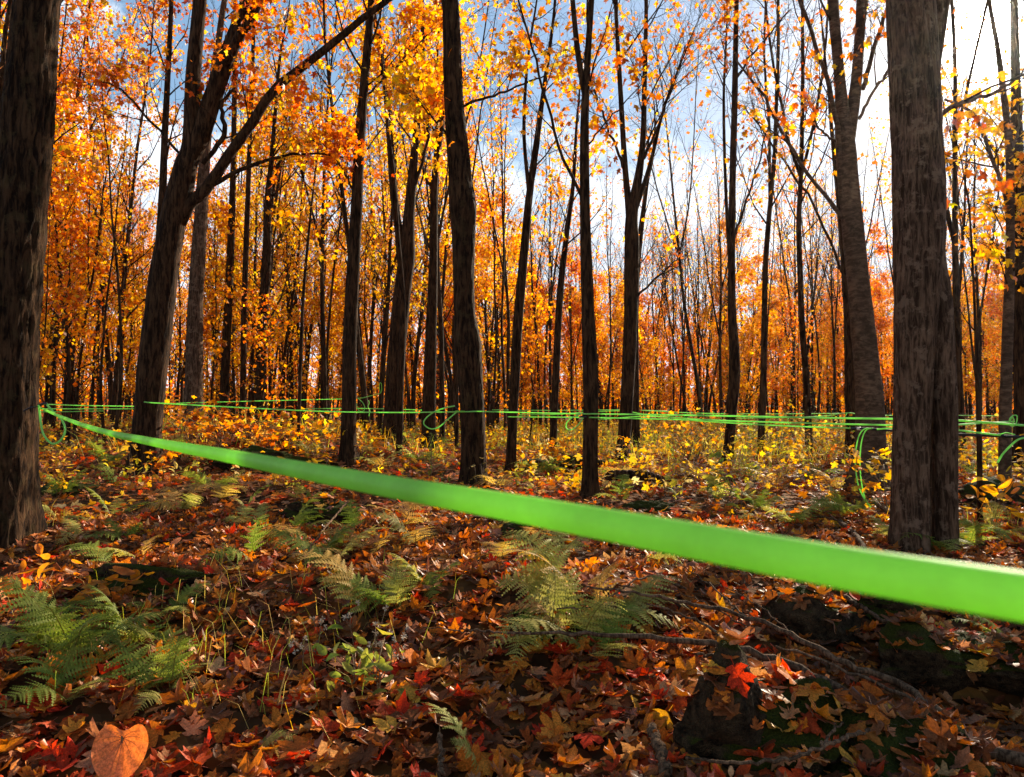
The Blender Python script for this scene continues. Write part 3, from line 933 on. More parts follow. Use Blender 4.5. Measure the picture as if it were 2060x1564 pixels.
KINDS = {
    'tall': [tree_kind(50 + i, 12.5, .080, .22, 30, 2.2, .55, 10, [ORANGE, RUST, ORANGE, GOLD][i], .082, temps=LEAF_MID, forks=i % 2) for i in range(4)],
    'under': [tree_kind(60 + i, 6.5, .045, .10, 24, 1.5, .75, 15, [ORANGE, GOLD, RUST, ORANGE][i], .080) for i in range(4)],
    'bare': [tree_kind(70 + i, 11, .062, .34, 20, 2.1, .13, 4, ORANGE, .085, ang=.55, sub=5, twigs=4, forks=1 + i % 2, thick=.6) for i in range(4)],
    'sapling': [tree_kind(80 + i, 4.0, .024, .2, 14, .9, .7, 8, [ORANGE, ORANGE, RUST][i], .078, sub=3, twigs=3) for i in range(3)],
    'pole': [tree_kind(100 + i, 9.5, .038, .4, 12, 1.1, .35, 6, [ORANGE, RUST, ORANGE][i], .08, ang=.6, sub=4, twigs=3, thick=.7) for i in range(3)],
    'sparse': [tree_kind(90 + i, 11.5, .072, .3, 24, 2.0, .3, 6, [ORANGE, GOLD, ORANGE][i], .11, forks=i % 2) for i in range(3)],
}
print('kinds', round(time.time() - T0, 1))
BG = []


def place(kind, X, Y, s, rz, variant):
    BG.append((kind, X, Y, s, rz, variant))


rng = np.random.default_rng(5)
taken = []


def try_place(kind, X, Y, mind, smin=.85, smax=1.2):
    u = X / Y * FPX + IW / 2
    if Y < 30 and min(abs(u - c) for c in (275, 320, 350, 390, 705, 795, 862, 950, 1187, 1265, 1750)) < 26:
        return False
    for (a, b) in taken:
        if (a - X) ** 2 + (b - Y) ** 2 < mind ** 2:
            return False
    taken.append((X, Y))
    place(kind, X, Y, rng.uniform(smin, smax), rng.uniform(0, 6.28), int(rng.integers(0, 100)))
    return True


def zone(X, Y):
    u = X / Y * FPX + IW / 2      # where it shows across the picture
    if u < 640:
        w = dict(tall=.44, under=.30, bare=.06, sapling=.12, sparse=.08)
    elif u < 1020:
        w = dict(tall=.30, under=.30, bare=.10, sapling=.14, sparse=.16)
    elif u < 1260:
        w = dict(tall=.0, under=.40, bare=.26, sapling=.24, sparse=.10)
    elif u < 1800:
        w = dict(tall=.0, under=.38, bare=.36, sapling=.20, sparse=.06)
    else:
        w = dict(tall=.0, under=.34, bare=.34, sapling=.20, sparse=.12)
    return w


for (d0, d1, n, mind) in ((10.5, 16, 13, 1.1), (16, 24, 36, 1.2), (24, 34, 72, 1.3), (34, 48, 130, 1.4)):
    got = tries = 0
    while got < n and tries < 4000:
        tries += 1
        Y = math.sqrt(rng.uniform(d0 ** 2, d1 ** 2))
        X = rng.uniform(-.78, .82) * Y
        w = zone(X, Y)
        u = X / Y * FPX + IW / 2
        k = rng.choice(list(w), p=np.array(list(w.values())) / sum(w.values()))
        if ((d1 <= 16 and u > 900) or (d1 <= 24 and u > 1050)) and k in ('under', 'tall', 'sparse'):
            continue
        if d1 <= 24 and u > 1050 and rng.random() < .65:
            continue
        if try_place(k, X, Y, mind):
            got += 1

# young leafy maples close the view behind the centre and right
got = tries = 0
while got < 40 and tries < 4000:
    tries += 1
    Y = math.sqrt(rng.uniform(27 ** 2, 44 ** 2))
    X = rng.uniform(-.05, .74) * Y
    if try_place('under', X, Y, 1.0, .8, 1.25):
        got += 1
# slender bare stems crowd the far right half
got = tries = 0
while got < 46 and tries < 4000:
    tries += 1
    Y = math.sqrt(rng.uniform(25 ** 2, 44 ** 2))
    X = rng.uniform(-.05, .74) * Y
    if try_place('bare', X, Y, 1.0, .7, 1.05):
        got += 1
got = tries = 0
while got < 80 and tries < 6000:
    tries += 1
    Y = math.sqrt(rng.uniform(13 ** 2, 38 ** 2))
    X = rng.uniform(-.72, .72) * Y
    if X > 0 and Y < 20:
        continue
    if try_place('pole', X, Y, .9, .8, 1.15):
        got += 1
got = tries = 0
while got < 26 and tries < 4000:
    tries += 1
    Y = math.sqrt(rng.uniform(15 ** 2, 30 ** 2))
    X = rng.uniform(-.72, 0.0) * Y
    if try_place('bare', X, Y, 1.0, .65, 1.0):
        got += 1

# labels say where each stands among the stems one can find
HEROES.sort()
items = []
for b in BG:
    z = gs_(b[1], b[2])
    items.append((px((b[1], b[2], z))[0], b, z))
items.sort(key=lambda t: t[0])
ORD = ['first', 'second', 'third', 'fourth', 'fifth', 'sixth', 'seventh', 'eighth', 'ninth', 'tenth'] + ['%dth' % i for i in range(11, 60)]
DESC = {'tall': ('maple_tree', 'tall orange-leaved maple'), 'under': ('young_maple', 'low bushy orange maple'), 'bare': ('bare_tree', 'leafless twiggy tree'),
        'sapling': ('maple_sapling', 'small thin leafy sapling'), 'sparse': ('thin_leaved_tree', 'tree with few leaves left'), 'pole': ('slender_tree', 'slender pole-like tree')}
cnt = {}
for x, (kind, X, Y, s, rz, var), z in items:
    left = [h for h in HEROES if h[0] <= x]
    anchor = ('right of ' + left[-1][1]) if left else 'left of ' + HEROES[0][1]
    dist = 'in the middle distance' if Y < 20 else ('in the deep wood' if Y < 33 else 'in the farthest rows')
    key = (anchor, kind, dist)
    cnt[key] = cnt.get(key, 0) + 1
    nm, de = DESC[kind]
    o = thing(nm, (X, Y, z), f'{de} {dist}, {ORD[cnt[key] - 1]} {anchor}', 'tree', 'maples and other trees of the wood behind')
    o.rotation_euler.z = rz
    o.scale = (s, s, s * (1 + .1 * math.sin(var)))
    tr, br, cr = KINDS[kind][var % len(KINDS[kind])]
    link('trunk', tr, o)
    tag(link('branches', br, o), kind='stuff')
    if cr:
        tag(link('crown', cr, o), kind='stuff')
print('bg trees', len(items), round(time.time() - T0, 1))


def far_wood():
    rng = np.random.default_rng(77)
    n = 760
    Y = np.sqrt(rng.uniform(44 ** 2, 115 ** 2, n))
    X = rng.uniform(-.85, .85, n) * Y
    tb = Tubes()
    for x, y in zip(X, Y):
        z = float(g(x, y, False))
        h = rng.uniform(9, 14)
        p = wobble_path(rng, (x, y, z - .3), (rng.normal(0, .04), 0, 1), h, 6, .05)
        r = rng.uniform(.05, .16)
        tb.add(p, np.linspace(r, r * .2, 6), 5)
        for _ in range(9):
            k = rng.integers(2, 6)
            tb.add(wobble_path(rng, p[k], perp_dir(rng, (0, 0, 1), .6), rng.uniform(1.5, 3.5), 4, .12, .1), np.linspace(.03, .008, 4), 3)
    tr = tb.build('distant_tree_stems', M_BARK_BG)
    tag(tr, 'thin dark stems of the wood massed far behind everything', 'woodland', kind='stuff')
    m = 105000
    i = rng.integers(0, n, m)
    u = X / Y * FPX + IW / 2
    hh = np.where(u[i] < 900, 11.0, 8.5)
    zz = g(X[i], Y[i], False) + .1 + rng.uniform(0, 1, m) ** 1.5 * hh
    cl = rng.normal(0, 1, (m, 3)) * np.array([1.5, 1.5, .3])
    pos = np.column_stack([X[i], Y[i], zz]) + cl
    V, F, C = scatter(LEAF_LO, pos, rng.uniform(.15, .32, m), leaf_rots(rng, m), palette(rng, m, *ORANGE), rng)
    lo = link('distant_foliage', mesh_from('distant_foliage', V, F, M_LEAF, C))
    tag(lo, 'orange foliage of the wood massed far behind everything', 'foliage', kind='stuff')


far_wood()

# ------------------------------------------------------------------ stones
ROCKS = []


def rock(x, y, wx, wy, h, label, seed, mat=M_ROCK, tilt=0, sink=.35):
    import bmesh
    r = np.random.default_rng(seed)
    b = hit(x, y)
    bm = bmesh.new()
    bmesh.ops.create_icosphere(bm, subdivisions=5, radius=1)
    v = np.array([q.co[:] for q in bm.verts])
    # flat broken faces
    for _ in range(9):
        n = norm(r.normal(size=3))
        d = r.uniform(.5, .9)
        k = v @ n - d
        v = v - np.where(k > 0, k * .97, 0)[:, None] * n
    s = seed * 3.7
    nn = norm(v)
    v = v + nn * (.34 * fbm(v[:, 0] * 1.6 + s, v[:, 1] * 1.6, v[:, 2] * 2.2, 5) + .05 * fbm(v[:, 0] * 4 + v[:, 2] * 3 + s, v[:, 1] * 4, v[:, 2] * 14, 3))[:, None]
    v = v * np.array([wx, wy, h]) * 1.3
    for q, c in zip(bm.verts, v):
        q.co = c
    for f in bm.faces:
        f.smooth = True
    me = bpy.data.meshes.new('rock')
    bm.to_mesh(me)
    bm.free()
    me.materials.append(mat)
    o = link('rock', me)
    o.location = b + np.array([0, 0, h * (1 - sink) - h * .35])
    o.rotation_euler = (0, math.radians(tilt), r.uniform(-.3, .3))
    ROCKS.append(o)
    return tag(o, label, 'rock', 'stones of the tumbled wall')


rock(1450, 1510, .095, .10, .17, 'tall brown boulder in shadow at the lower right, leaves on its left', 21, M_ROCK2)
rock(1600, 1510, .19, .15, .12, 'dark mossy stone right of the tall brown boulder', 2)
rock(1640, 1270, .16, .12, .12, 'bumpy brown stone just below the near tube, right of centre', 3, M_ROCK2)
rock(1765, 1230, .12, .1, .07, 'green mossy stone below the near tube, right of the bumpy brown one', 4)
rock(1840, 1370, .15, .13, .13, 'mossy upright stone between the fallen branches at the right', 5)
rock(1770, 1550, .24, .16, .10, 'broad dark stone at the bottom edge under the long branch', 6)
rock(1580, 1555, .07, .06, .05, 'small bright-mossed stone at the bottom edge', 7)
rock(1980, 1350, .24, .2, .08, 'low dark stone near the right edge in shadow', 8)
rock(1040, 1080, .09, .08, .06, 'grey stone peeking from leaves under the near tube, centre', 9, M_ROCK2)
rock(640, 1050, .26, .16, .10, 'mossy stone half buried under ferns, left of centre', 10)
rock(1290, 1030, .24, .12, .07, 'low moss-covered stone right above the near tube', 11)
rock(1130, 945, .45, .2, .10, 'flat brown stone behind the straight centre-right trunk', 12, M_ROCK2)
rock(550, 940, .5, .35, .16, 'dark stone in the mound left of the straight left-centre trunk', 13)
rock(140, 995, .22, .14, .07, 'dark mossy stone right of the thick left-edge trunk', 14)
rock(290, 1185, .28, .12, .07, 'shadowed flat stone behind the golden leaf pile', 15)
rock(1995, 1010, .3, .2, .14, 'dark stone at the foot of the slim right-edge birch', 16)


# ------------------------------------------------------------------ fallen leaves
LIT = ([(.31, .088, .022), (.46, .135, .025), (.54, .19, .035), (.34, .055, .02), (.50, .045, .02), (.18, .062, .024), (.46, .23, .10), (.60, .29, .05), (.35, .145, .075), (.12, .042, .018)],
       [7, 3.8, 1.4, 1.8, .8, 8, 1.6, .5, 3.4, 6])


def litter():
    bpy.context.view_layer.update()
    rng = np.random.default_rng(21)
    Vs, Fs, Cs, n0 = [], [], [], 0
    near = None
    for (d0, d1, dens, temps, sz, tilt) in ((1.25, 3.0, 800, LEAF_HI + LEAF_OVAL[:1], .068, .50), (3.0, 5.5, 480, LEAF_HI + LEAF_OVAL[:1], .070, .48), (5.5, 11, 190, LEAF_MID, .074, .55), (11, 26, 50, LEAF_LO, .095, .55), (26, 48, 16, LEAF_LO, .13, .6)):
        A = .8 * (d1 ** 2 - d0 ** 2)
        n = int(A * dens)
        Y = np.sqrt(rng.uniform(d0 ** 2, d1 ** 2, n))
        X = rng.uniform(-.8, .8, n) * Y
        z = g(X, Y) + np.abs(rng.normal(0, .010, n)) + .006 + (.004 if d0 < 5 else .02)
        if d0 < 5.5:
            for o in ROCKS:
                rad = max(o.dimensions[:2]) * .55
                for i in np.nonzero((X - o.location.x) ** 2 + (Y - o.location.y) ** 2 < rad ** 2)[0]:
                    mi = o.matrix_world.inverted()
                    ok, hp, hn, _ = o.ray_cast(mi @ Vector((X[i], Y[i], 3)), mi.to_3x3() @ Vector((0, 0, -1)))
                    if ok:
                        zt = (o.matrix_world @ hp).z
                        if zt > z[i] and hn.z > .5 and rng.random() < .8:
                            z[i] = zt + .008
        s = rng.uniform(.45, 1.35, n) * sz
        pos = np.column_stack([X, Y, z])
        rots = rot_random(rng, n, tilt)
        # drifts of one colour
        c = palette(rng, n, *LIT)
        red = fbm(X * .9 + 5, Y * .9, 1.5, 2) > .1
        rc = palette(rng, n, [(.52, .06, .02), (.58, .17, .03), (.40, .06, .02), (.5, .2, .08)], [2, 3, 2, 1.4])
        pick = red & (rng.random(n) < .38)
        c[pick] = rc[pick]
        gold = fbm(X * .35 + 9, Y * .35 - 4, 3.5, 2) > .12
        gc = palette(rng, n, [(.62, .36, .06), (.55, .24, .04), (.5, .33, .14)], [3, 2, 1])
        pick = gold & (rng.random(n) < .3) & (Y > 4.5)
        c[pick] = gc[pick]
        if near is None:
            # the three hundred that show largest stay single leaves
            zc = Y
            on = (np.abs(X / Y) < .69) & (1.95 < Y)
            sc = np.where(on, s / zc, 0)
            big = np.argsort(-sc)[:300]
            keep = np.ones(n, bool)
            keep[big] = False
            near = (pos[big] + np.array([0, 0, .012]), s[big], rots[big], c[big])
            pos, s, rots, c = pos[keep], s[keep], rots[keep], c[keep]
        V, F, C = scatter(temps, pos, s, rots, c, rng)
        Vs.append(V)
        Fs.append(F + n0)
        Cs.append(C)
        n0 += len(V)
    o = link('leaf_litter', mesh_from('leaf_litter', np.vstack(Vs), np.vstack(Fs), M_LITTER, np.vstack(Cs)))
    tag(o, 'brown, red and orange fallen maple leaves carpeting the forest floor', 'leaf litter', kind='stuff')
    # single leaves: shared shapes in a few colours
    from mathutils import Matrix
    cache = {}
    pos, s, rots, c = near
    base = np.array(LIT[0])
    for i in range(len(pos)):
        k = int(rng.integers(0, len(LEAF_HI)))
        ci = int(np.argmin(((base - c[i]) ** 2).sum(1)))
        if (k, ci) not in cache:
            tv, tf = LEAF_HI[k]
            st = np.array([[-.012, 0, 0], [.012, 0, 0], [.03, -.30, .05], [.015, -.31, .05]])
            v = np.vstack([tv, st]) - np.array([0, .4, 0])
            f = np.vstack([tf, np.array([[0, 1, 2], [0, 2, 3]]) + len(tv)])
            cc = base[ci] * (1 + rng.normal(0, .08, (len(v), 1)))
            cache[(k, ci)] = mesh_from('leaf', v, f, M_LITTER, np.clip(cc, .01, 1))
        q = link('leaf', cache[(k, ci)], o)
        q.matrix_local = Matrix.LocRotScale(Vector(pos[i]), Matrix(rots[i].tolist()).to_quaternion(), Vector((s[i],) * 3))


litter()
print('litter', round(time.time() - T0, 1))

# ------------------------------------------------------------------ ferns
def frond_mesh(seed, L=1.0, pairs=20, arch=.55, teeth=8, tone=0):
    """one lacy fern frond: rachis along +Y bending over, toothed pinnae both sides; unit length"""
    rng = np.random.default_rng(seed)
    bend = rng.normal(0, .16)
    V, F, C = [], [], []
    cols = [((.085, .115, .022), (.17, .19, .045)), ((.18, .185, .045), (.31, .28, .09)), ((.27, .17, .05), (.38, .26, .09))][tone]

    def ra(t):
        a = arch * t
        return np.array([bend * L * t * t, L * (math.sin(1.15 * t) / 1.15), L * (.62 * t - arch * 1.0 * t * t)])

    ts = np.linspace(0, 1, 14)
    for i in range(13):
        a, b = ra(ts[i]), ra(ts[i + 1])
        w = .006 * (1 - ts[i] * .7)
        n = len(V)
        V += [a + [-w, 0, 0], a + [w, 0, 0], b + [w * .9, 0, 0], b + [-w * .9, 0, 0], a + [0, 0, w], b + [0, 0, w]]
        F += [[n, n + 1, n + 2], [n, n + 2, n + 3], [n, n + 4, n + 5], [n, n + 5, n + 3], [n + 1, n + 5, n + 4], [n + 1, n + 2, n + 5]]
        C += [np.array([.16, .12, .03])] * 6
    for i in range(pairs):
        t = .16 + .83 * i / pairs
        pl = L * .30 * math.sin(math.pi * min(1, (t * .86 + .16))) ** .9 * (1.02 - t * .55)
        p = ra(t)
        tan = norm(ra(min(t + .02, 1.02)) - ra(t - .02))
        pl0 = pl
        for sd in (-1, 1):
            if rng.random() < .07:
                continue
            pl = pl0 * rng.uniform(.72, 1.12)
            side = norm(np.array([sd, 0, 0]) + tan * rng.uniform(.25, .62) + np.array([0, 0, rng.normal(-.02, .12)]))
            nrm_ = norm(np.cross(side, tan)) * sd
            droop = rng.uniform(.05, .3)
            cc = np.array(cols[0]) + (np.array(cols[1]) - cols[0]) * rng.random()
            prev = p
            w = pl * .17
            for k in range(teeth):
                a0, a1 = k / teeth, (k + 1) / teeth
                q0 = p + side * pl * a0 - np.array([0, 0, droop * pl * a0 ** 2])
                q1 = p + side * pl * a1 - np.array([0, 0, droop * pl * a1 ** 2])
                ww = w * (1.05 - a0) ** .8 + .001
                qm = q0 + (q1 - q0) * .75
                up = np.cross(nrm_, side)
                n = len(V)
                V += [q0, q1, qm + up * ww + nrm_ * ww * .15, qm - up * ww + nrm_ * ww * .15]
                F += [[n, n + 1, n + 2], [n, n + 3, n + 1]]
                C += [cc * rng.uniform(.85, 1.15)] * 4
    return mesh_from('frond', np.array(V), np.array(F), M_GREEN, np.clip(np.array(C), .01, 1))


FRONDS = {0: [frond_mesh(i, tone=0, arch=a) for i, a in enumerate((.45, .7, .9))], 1: [frond_mesh(10 + i, tone=1, arch=a) for i, a in enumerate((.5, .8))],
          2: [frond_mesh(20, tone=2, arch=.8)]}
FR_LO = {k: [frond_mesh(30 + k, pairs=13, teeth=3, arch=.7, tone=k), frond_mesh(40 + k, pairs=13, teeth=3, arch=.95, tone=k)] for k in range(3)}
frng = np.random.default_rng(91)


def fern(x, y, n, L, tone, label, lean=None, lod=0, spread=1.0, group='ferns growing through the fallen leaves'):
    b = hit(x, y)
    o = thing('fern', b, label, 'fern', group)
    a0 = frng.uniform(0, 6.28)
    for i in range(n):
        tn = tone if frng.random() > .30 else min(2, tone + 1)
        pool = (FR_LO if lod else FRONDS)[tn]
        f = link('frond', pool[int(frng.integers(0, len(pool)))], o)
        az = a0 + i * 6.28 / n + frng.normal(0, .3) if lean is None else math.radians(lean) + frng.normal(0, .45) * spread
        s = L * 1.06 * frng.uniform(.6, 1.2)
        f.location = (frng.normal(0, .015), frng.normal(0, .015), -.01)
        f.rotation_euler = (frng.uniform(.15, .80), frng.normal(0, .22), az)
        f.scale = (s, s, s)


# near and middle ferns, each where the photograph shows one
fern(145, 1330, 8, .40, 0, 'largest dark green fern clump at the lower left, above the heart-shaped leaf', spread=1)
fern(60, 1290, 5, .34, 0, 'dark fern at the left edge beside the largest clump')
fern(260, 1310, 6, .36, 0, 'deep green fern right of the largest lower-left clump')
fern(330, 1400, 6, .30, 0, 'shaded fern with fine lacy fronds between the big clump and the dry stalk')
fern(120, 1420, 5, .32, 0, 'dark shaded fern directly above the heart-shaped leaf')
fern(330, 1245, 4, .26, 0, 'small fern in shade below the golden leaf pile')
fern(520, 1100, 5, .38, 1, 'sunlit pale fern arching right in the left-centre foreground', lean=-100)
fern(590, 1075, 5, .38, 0, 'mid-green fern just right of the sunlit pale one', lean=-80)
fern(500, 1060, 4, .34, 1, 'bright yellow-green fern above the sunlit pale one')
fern(640, 1130, 4, .34, 0, 'green fern left of the upright feather-like frond', lean=-60)
fern(745, 1250, 2, .46, 1, 'upright feather-like fern frond in the lower centre', lean=62)
fern(790, 1230, 6, .33, 0, 'soft green fern right of the upright feather-like frond')
fern(860, 1190, 5, .28, 0, 'small fern under the near tube, centre')
fern(1160, 1245, 5, .60, 1, 'tall fern whose long fronds bend left and right beside the branches', lean=60, spread=1.5)
fern(1165, 1290, 6, .42, 1, 'pale fern bunch at the foot of the long bending fronds')
fern(1235, 1250, 4, .44, 1, 'light fern with combed fronds curving right over the branches', lean=-70)
fern(1090, 1290, 4, .32, 0, 'low green fern left of the pale bunch by the branches')
fern(1200, 1330, 4, .30, 0, 'dark fern below the pale bunch by the branches')
fern(950, 1556, 2, .26, 1, 'pale curled fern tip at the bottom centre edge', lean=80)
fern(490, 1528, 3, .22, 1, 'little light fern at the bottom, right of the heart-shaped leaf', lean=-90)
fern(2045, 1320, 4, .30, 0, 'dark fern at the right edge below the near tube', lean=80)
fern(640, 1020, 4, .36, 0, 'fern on the mound edge just below the near tube, left of centre')
fern(130, 1000, 6, .34, 0, 'low fern in the leaves right of the thick left-edge trunk')
fern(215, 935, 6, .40, 0, 'olive fern clump before the leaning forked maple, left side')
fern(160, 1090, 5, .30, 1, 'sunlit fern at the foot of the thick left-edge trunk')
fern(360, 1030, 5, .36, 1, 'yellow-green fern right of the leaning forked maple base')
fern(430, 990, 5, .38, 0, 'fern under the start of the near tube, left')
fern(250, 1090, 4, .30, 0, 'low green fern in bright red leaves, left foreground')
fern(1935, 1105, 5, .40, 0, 'fern at the foot of the broad right tree, right side')
fern(1880, 1115, 4, .34, 0, 'fern between the two stems of the broad right tree')
fern(1790, 1090, 5, .34, 0, 'fern left of the broad right tree base')
fern(1690, 1040, 5, .36, 0, 'fern in front of the forked birch foot')
fern(1600, 1060, 5, .36, 0, 'dark green fern right of centre just above the near tube')
fern(1530, 1030, 4, .34, 1, 'light fern above the near tube, left of the forked birch')
fern(1450, 1010, 5, .40, 1, 'yellowing fern below the tufted slim trunk')
fern(1330, 985, 4, .36, 1, 'pale fern beside the dark log right of centre')
fern(1990, 1080, 5, .38, 0, 'fern behind the thin bare pole at the right')
SC = []
_r = np.random.default_rng(17)
while len(SC) < 46:
    x, y = _r.uniform(90, 1760), _r.uniform(930, 1150)
    if y < 830 + .19 * (x - 80) + 20 and y > 815 + .19 * (x - 80) - 20 or y > 1120 and x > 1300:
        continue
    if all((x - a) ** 2 / 2500 + (y - b) ** 2 / 400 > 1 for a, b in SC):
        SC.append((x, y))
for i, (x, y) in enumerate(sorted(SC)):
    fern(x, y, int(_r.integers(1, 4)), _r.uniform(.26, .48), int(_r.integers(0, 3)), f'loose olive fern in the leaves round the trunks, {ORD[i]} of these from the left', lod=0 if y > 1000 else 1, group='loose ferns round the trunks')
LO = [(520, 905), (560, 885), (470, 930), (620, 915), (650, 880), (745, 915), (770, 945), (840, 930), (880, 905), (1000, 985), (1090, 960), (1240, 975), (1400, 965), (1500, 965),
      (1560, 985), (1640, 965), (1680, 990), (350, 910), (400, 930), (1960, 960), (2000, 935), (180, 900)]
LOW = ['{} small distant fern counted from the left beyond the near tube'.format(ORD[i]) for i in range(len(LO))]
for i, (x, y) in enumerate(sorted(LO)):
    fern(x, y, 6, .48, int(frng.integers(0, 3)), LOW[i], lod=1, group='small ferns of the middle distance')

# ------------------------------------------------------------------ undergrowth, grass, seedlings
def undergrowth():
    rng = np.random.default_rng(31)
    n = 15000
    Y = np.sqrt(rng.uniform(6.3 ** 2, 34 ** 2, n))
    X = rng.uniform(-.76, .76, n) * Y
    u = X / Y * FPX + IW / 2
    dens = np.where(u > 980, 1.0, .6) * (fbm(X * .4, Y * .4, 4.4, 2) * .9 + .62)
    k = rng.random(n) < dens
    X, Y, u = X[k], Y[k], u[k]
    tb = Tubes()
    L, S, C = [], [], []
    GR = ([(.34, .27, .055), (.50, .33, .07), (.19, .19, .04), (.58, .30, .06), (.48, .21, .035), (.40, .12, .03), (.5, .38, .16)], [3, 3.4, 1.6, 3, 2, 1.2, 2])
    for x, y, uu in zip(X, Y, u):
        z = gs_(x, y)
        h = rng.uniform(.12, .50) * (1.15 if uu > 1250 else .85)
        p = wobble_path(rng, (x, y, z - .02), (rng.normal(0, .25), rng.normal(0, .25), 1), h, 4, .12)
        tb.add(p[[0, 3]], np.array([.004, .0015]), 3)
        m = int(rng.integers(5, 14))
        t = rng.uniform(.25, 1.05, m)[:, None]
        L.append(p[0] + (p[-1] - p[0]) * t + rng.normal(0, .055, (m, 3)))
        S.append(rng.uniform(.035, .085, m))
        C.append(np.repeat(palette(rng, 1, *GR), m, 0) * rng.uniform(.7, 1.25, (m, 1)))
    pos = np.vstack(L)
    S, C, RO = np.concatenate(S), np.clip(np.vstack(C), .01, .9), rot_random(rng, len(pos), .8)
    nr = pos[:, 1] < 11
    V, F, Cc = scatter(LEAF_LO, pos[~nr], S[~nr], RO[~nr], C[~nr], rng)
    V2, F2, C2 = scatter(LEAF_MID[:2] + LEAF_OVAL, pos[nr], S[nr], RO[nr], C[nr], rng)
    V, F, Cc = np.vstack([V, V2]), np.vstack([F, F2 + len(V)]), np.vstack([Cc, C2])
    o = link('undergrowth', mesh_from('undergrowth', V, F, M_GREEN, Cc))
    tag(o, 'yellow-green and golden low plants covering the forest floor behind', 'undergrowth', kind='stuff')
    st = tb.build('undergrowth_stems', M_STEM, o)
    # thin grass, blade by blade
    V, F, C, n0 = [], [], [], 0
    spots = [(430, 1300, 45, .35), (330, 1330, 25, .25), (560, 1260, 40, .35), (480, 1420, 25, .3), (200, 1250, 20, .3), (60, 1060, 50, .2), (1300, 905, 420, 1.4), (1220, 890, 260, 1.2),
             (1420, 920, 260, 1.0), (1560, 930, 300, 1.2), (1640, 900, 260, 1.2), (1990, 1060, 60, .3), (760, 900, 120, .8), (400, 880, 120, .8), (1130, 900, 160, 1.0)]
    for (x, y, n, sp) in spots:
        c = hit(x, y)
        for _ in range(n):
            X, Y = c[0] + rng.normal(0, sp), c[1] + rng.normal(0, sp * .7)
            if Y < 1.5:
                continue
            z = gs_(X, Y)
            h = rng.uniform(.08, .22) if y > 1000 else rng.uniform(.15, .45)
            a = rng.uniform(0, 6.28)
            d = np.array([math.cos(a), math.sin(a), 0]) * h * rng.uniform(.4, 1.3)
            w = (.0009 if y > 1000 else .003)
            s = norm(np.cross(d, [0, 0, 1])) * w
            b0 = np.array([X, Y, z])
            m1 = b0 + d * .35 + [0, 0, h * .65]
            e = b0 + d + [0, 0, h * rng.uniform(.7, 1)]
            V += [b0 - s, b0 + s, m1 - s, m1 + s, e]
            F += [[n0, n0 + 1, n0 + 3], [n0, n0 + 3, n0 + 2], [n0 + 2, n0 + 3, n0 + 4]]
            n0 += 5
            C += [palette(rng, 1, [(.36, .36, .07), (.50, .36, .12), (.55, .30, .06), (.22, .26, .05)], [3, 3, 2, 1])[0]] * 5
    o = link('grass', mesh_from('grass', np.array(V), np.array(F), M_GREEN, np.array(C)))
    tag(o, 'thin dry and green grass blades rising through the fallen leaves', 'grass', kind='stuff')


undergrowth()


def twig_litter():
    r = np.random.default_rng(52)
    tb = Tubes()
    for _ in range(420):
        Y = math.sqrt(r.uniform(1.7 ** 2, 6.5 ** 2))
        X = r.uniform(-.75, .75) * Y
        a = r.uniform(0, 6.28)
        L = r.uniform(.06, .38)
        p = wobble_path(r, (X, Y, 0), (math.cos(a), math.sin(a), 0), L, 6, .13)
        p[:, 2] = g(p[:, 0], p[:, 1]) + .016 + np.linspace(0, r.uniform(0, .03), 6)
        w = r.uniform(.0008, .0024)
        tb.add(p, np.linspace(w, w * .5, 6), 5)
    o = tb.build('twig_litter', M_TWIG)
    tag(o, 'thin fallen twigs strewn over the leaves', 'twigs', kind='stuff')


twig_litter()
print('undergrowth', round(time.time() - T0, 1))


def seedling(name, x, y, h, n, pal, size, label, cat='shrub', temps=LEAF_MID, width=.12, seed=0, group=None):
    r = np.random.default_rng(400 + seed)
    b = hit(x, y)
    o = thing(name, b, label, cat, group)
    tb, L = Tubes(), []
    for _ in range(max(2, n // 9)):
        p = wobble_path(r, (r.normal(0, .02), r.normal(0, .02), -.02), (r.normal(0, width * 2), r.normal(0, width * 2), 1), h * r.uniform(.6, 1.1), 6, .10)
        tb.add(p, np.linspace(.006, .002, 6) * (.6 + h), 5)
        for _ in range(5):
            k = int(r.integers(2, 6))
            q = wobble_path(r, p[k], perp_dir(r, (0, 0, 1), .9), width * r.uniform(.7, 1.6), 3, .1)
            tb.add(q, [.0025, .002, .001], 3)
            m = max(1, n // max(1, (n // 9) * 5))
            L.append(q[-1] + r.normal(0, width * .3, (m, 3)))
    tag(tb.build('stem', M_STEM, o), kind='stuff')
    pos = np.vstack(L)
    V, F, C = scatter(temps, pos, r.uniform(.7, 1.2, len(pos)) * size, rot_random(r, len(pos), .7), palette(r, len(pos), *pal), r)
    link('leaves', mesh_from('leaves', V, F, M_LEAF if pal is not GRN else M_GREEN, C), o)
    return o


GRN = ([(.15, .17, .04), (.24, .24, .05), (.10, .13, .03), (.34, .27, .06)], [3, 2, 2, 1])
YEL = ([(.70, .36, .045), (.60, .38, .08), (.74, .30, .035), (.40, .30, .06)], [4, 2, 4, 2])
seedling('leafy_bush', 1400, 930, .62, 230, YEL, .075, 'round golden bush left of the tufted slim trunk', seed=1, width=.32)
seedling('maple_seedling', 1790, 1040, .42, 30, YEL, .085, 'bright yellow seedling between the birch and the broad right tree', seed=2, width=.16)
seedling('maple_seedling', 1775, 925, .5, 40, ORANGE, .08, 'orange seedling showing just left of the broad right tree', seed=3, width=.2)
seedling('maple_seedling', 450, 905, .50, 80, ORANGE, .09, 'orange seedling on the mound right of the leaning forked maple', seed=4, width=.28)
seedling('maple_seedling', 400, 880, .45, 60, RUST, .09, 'rust-red seedling at the left end of the mound', seed=5, width=.25)
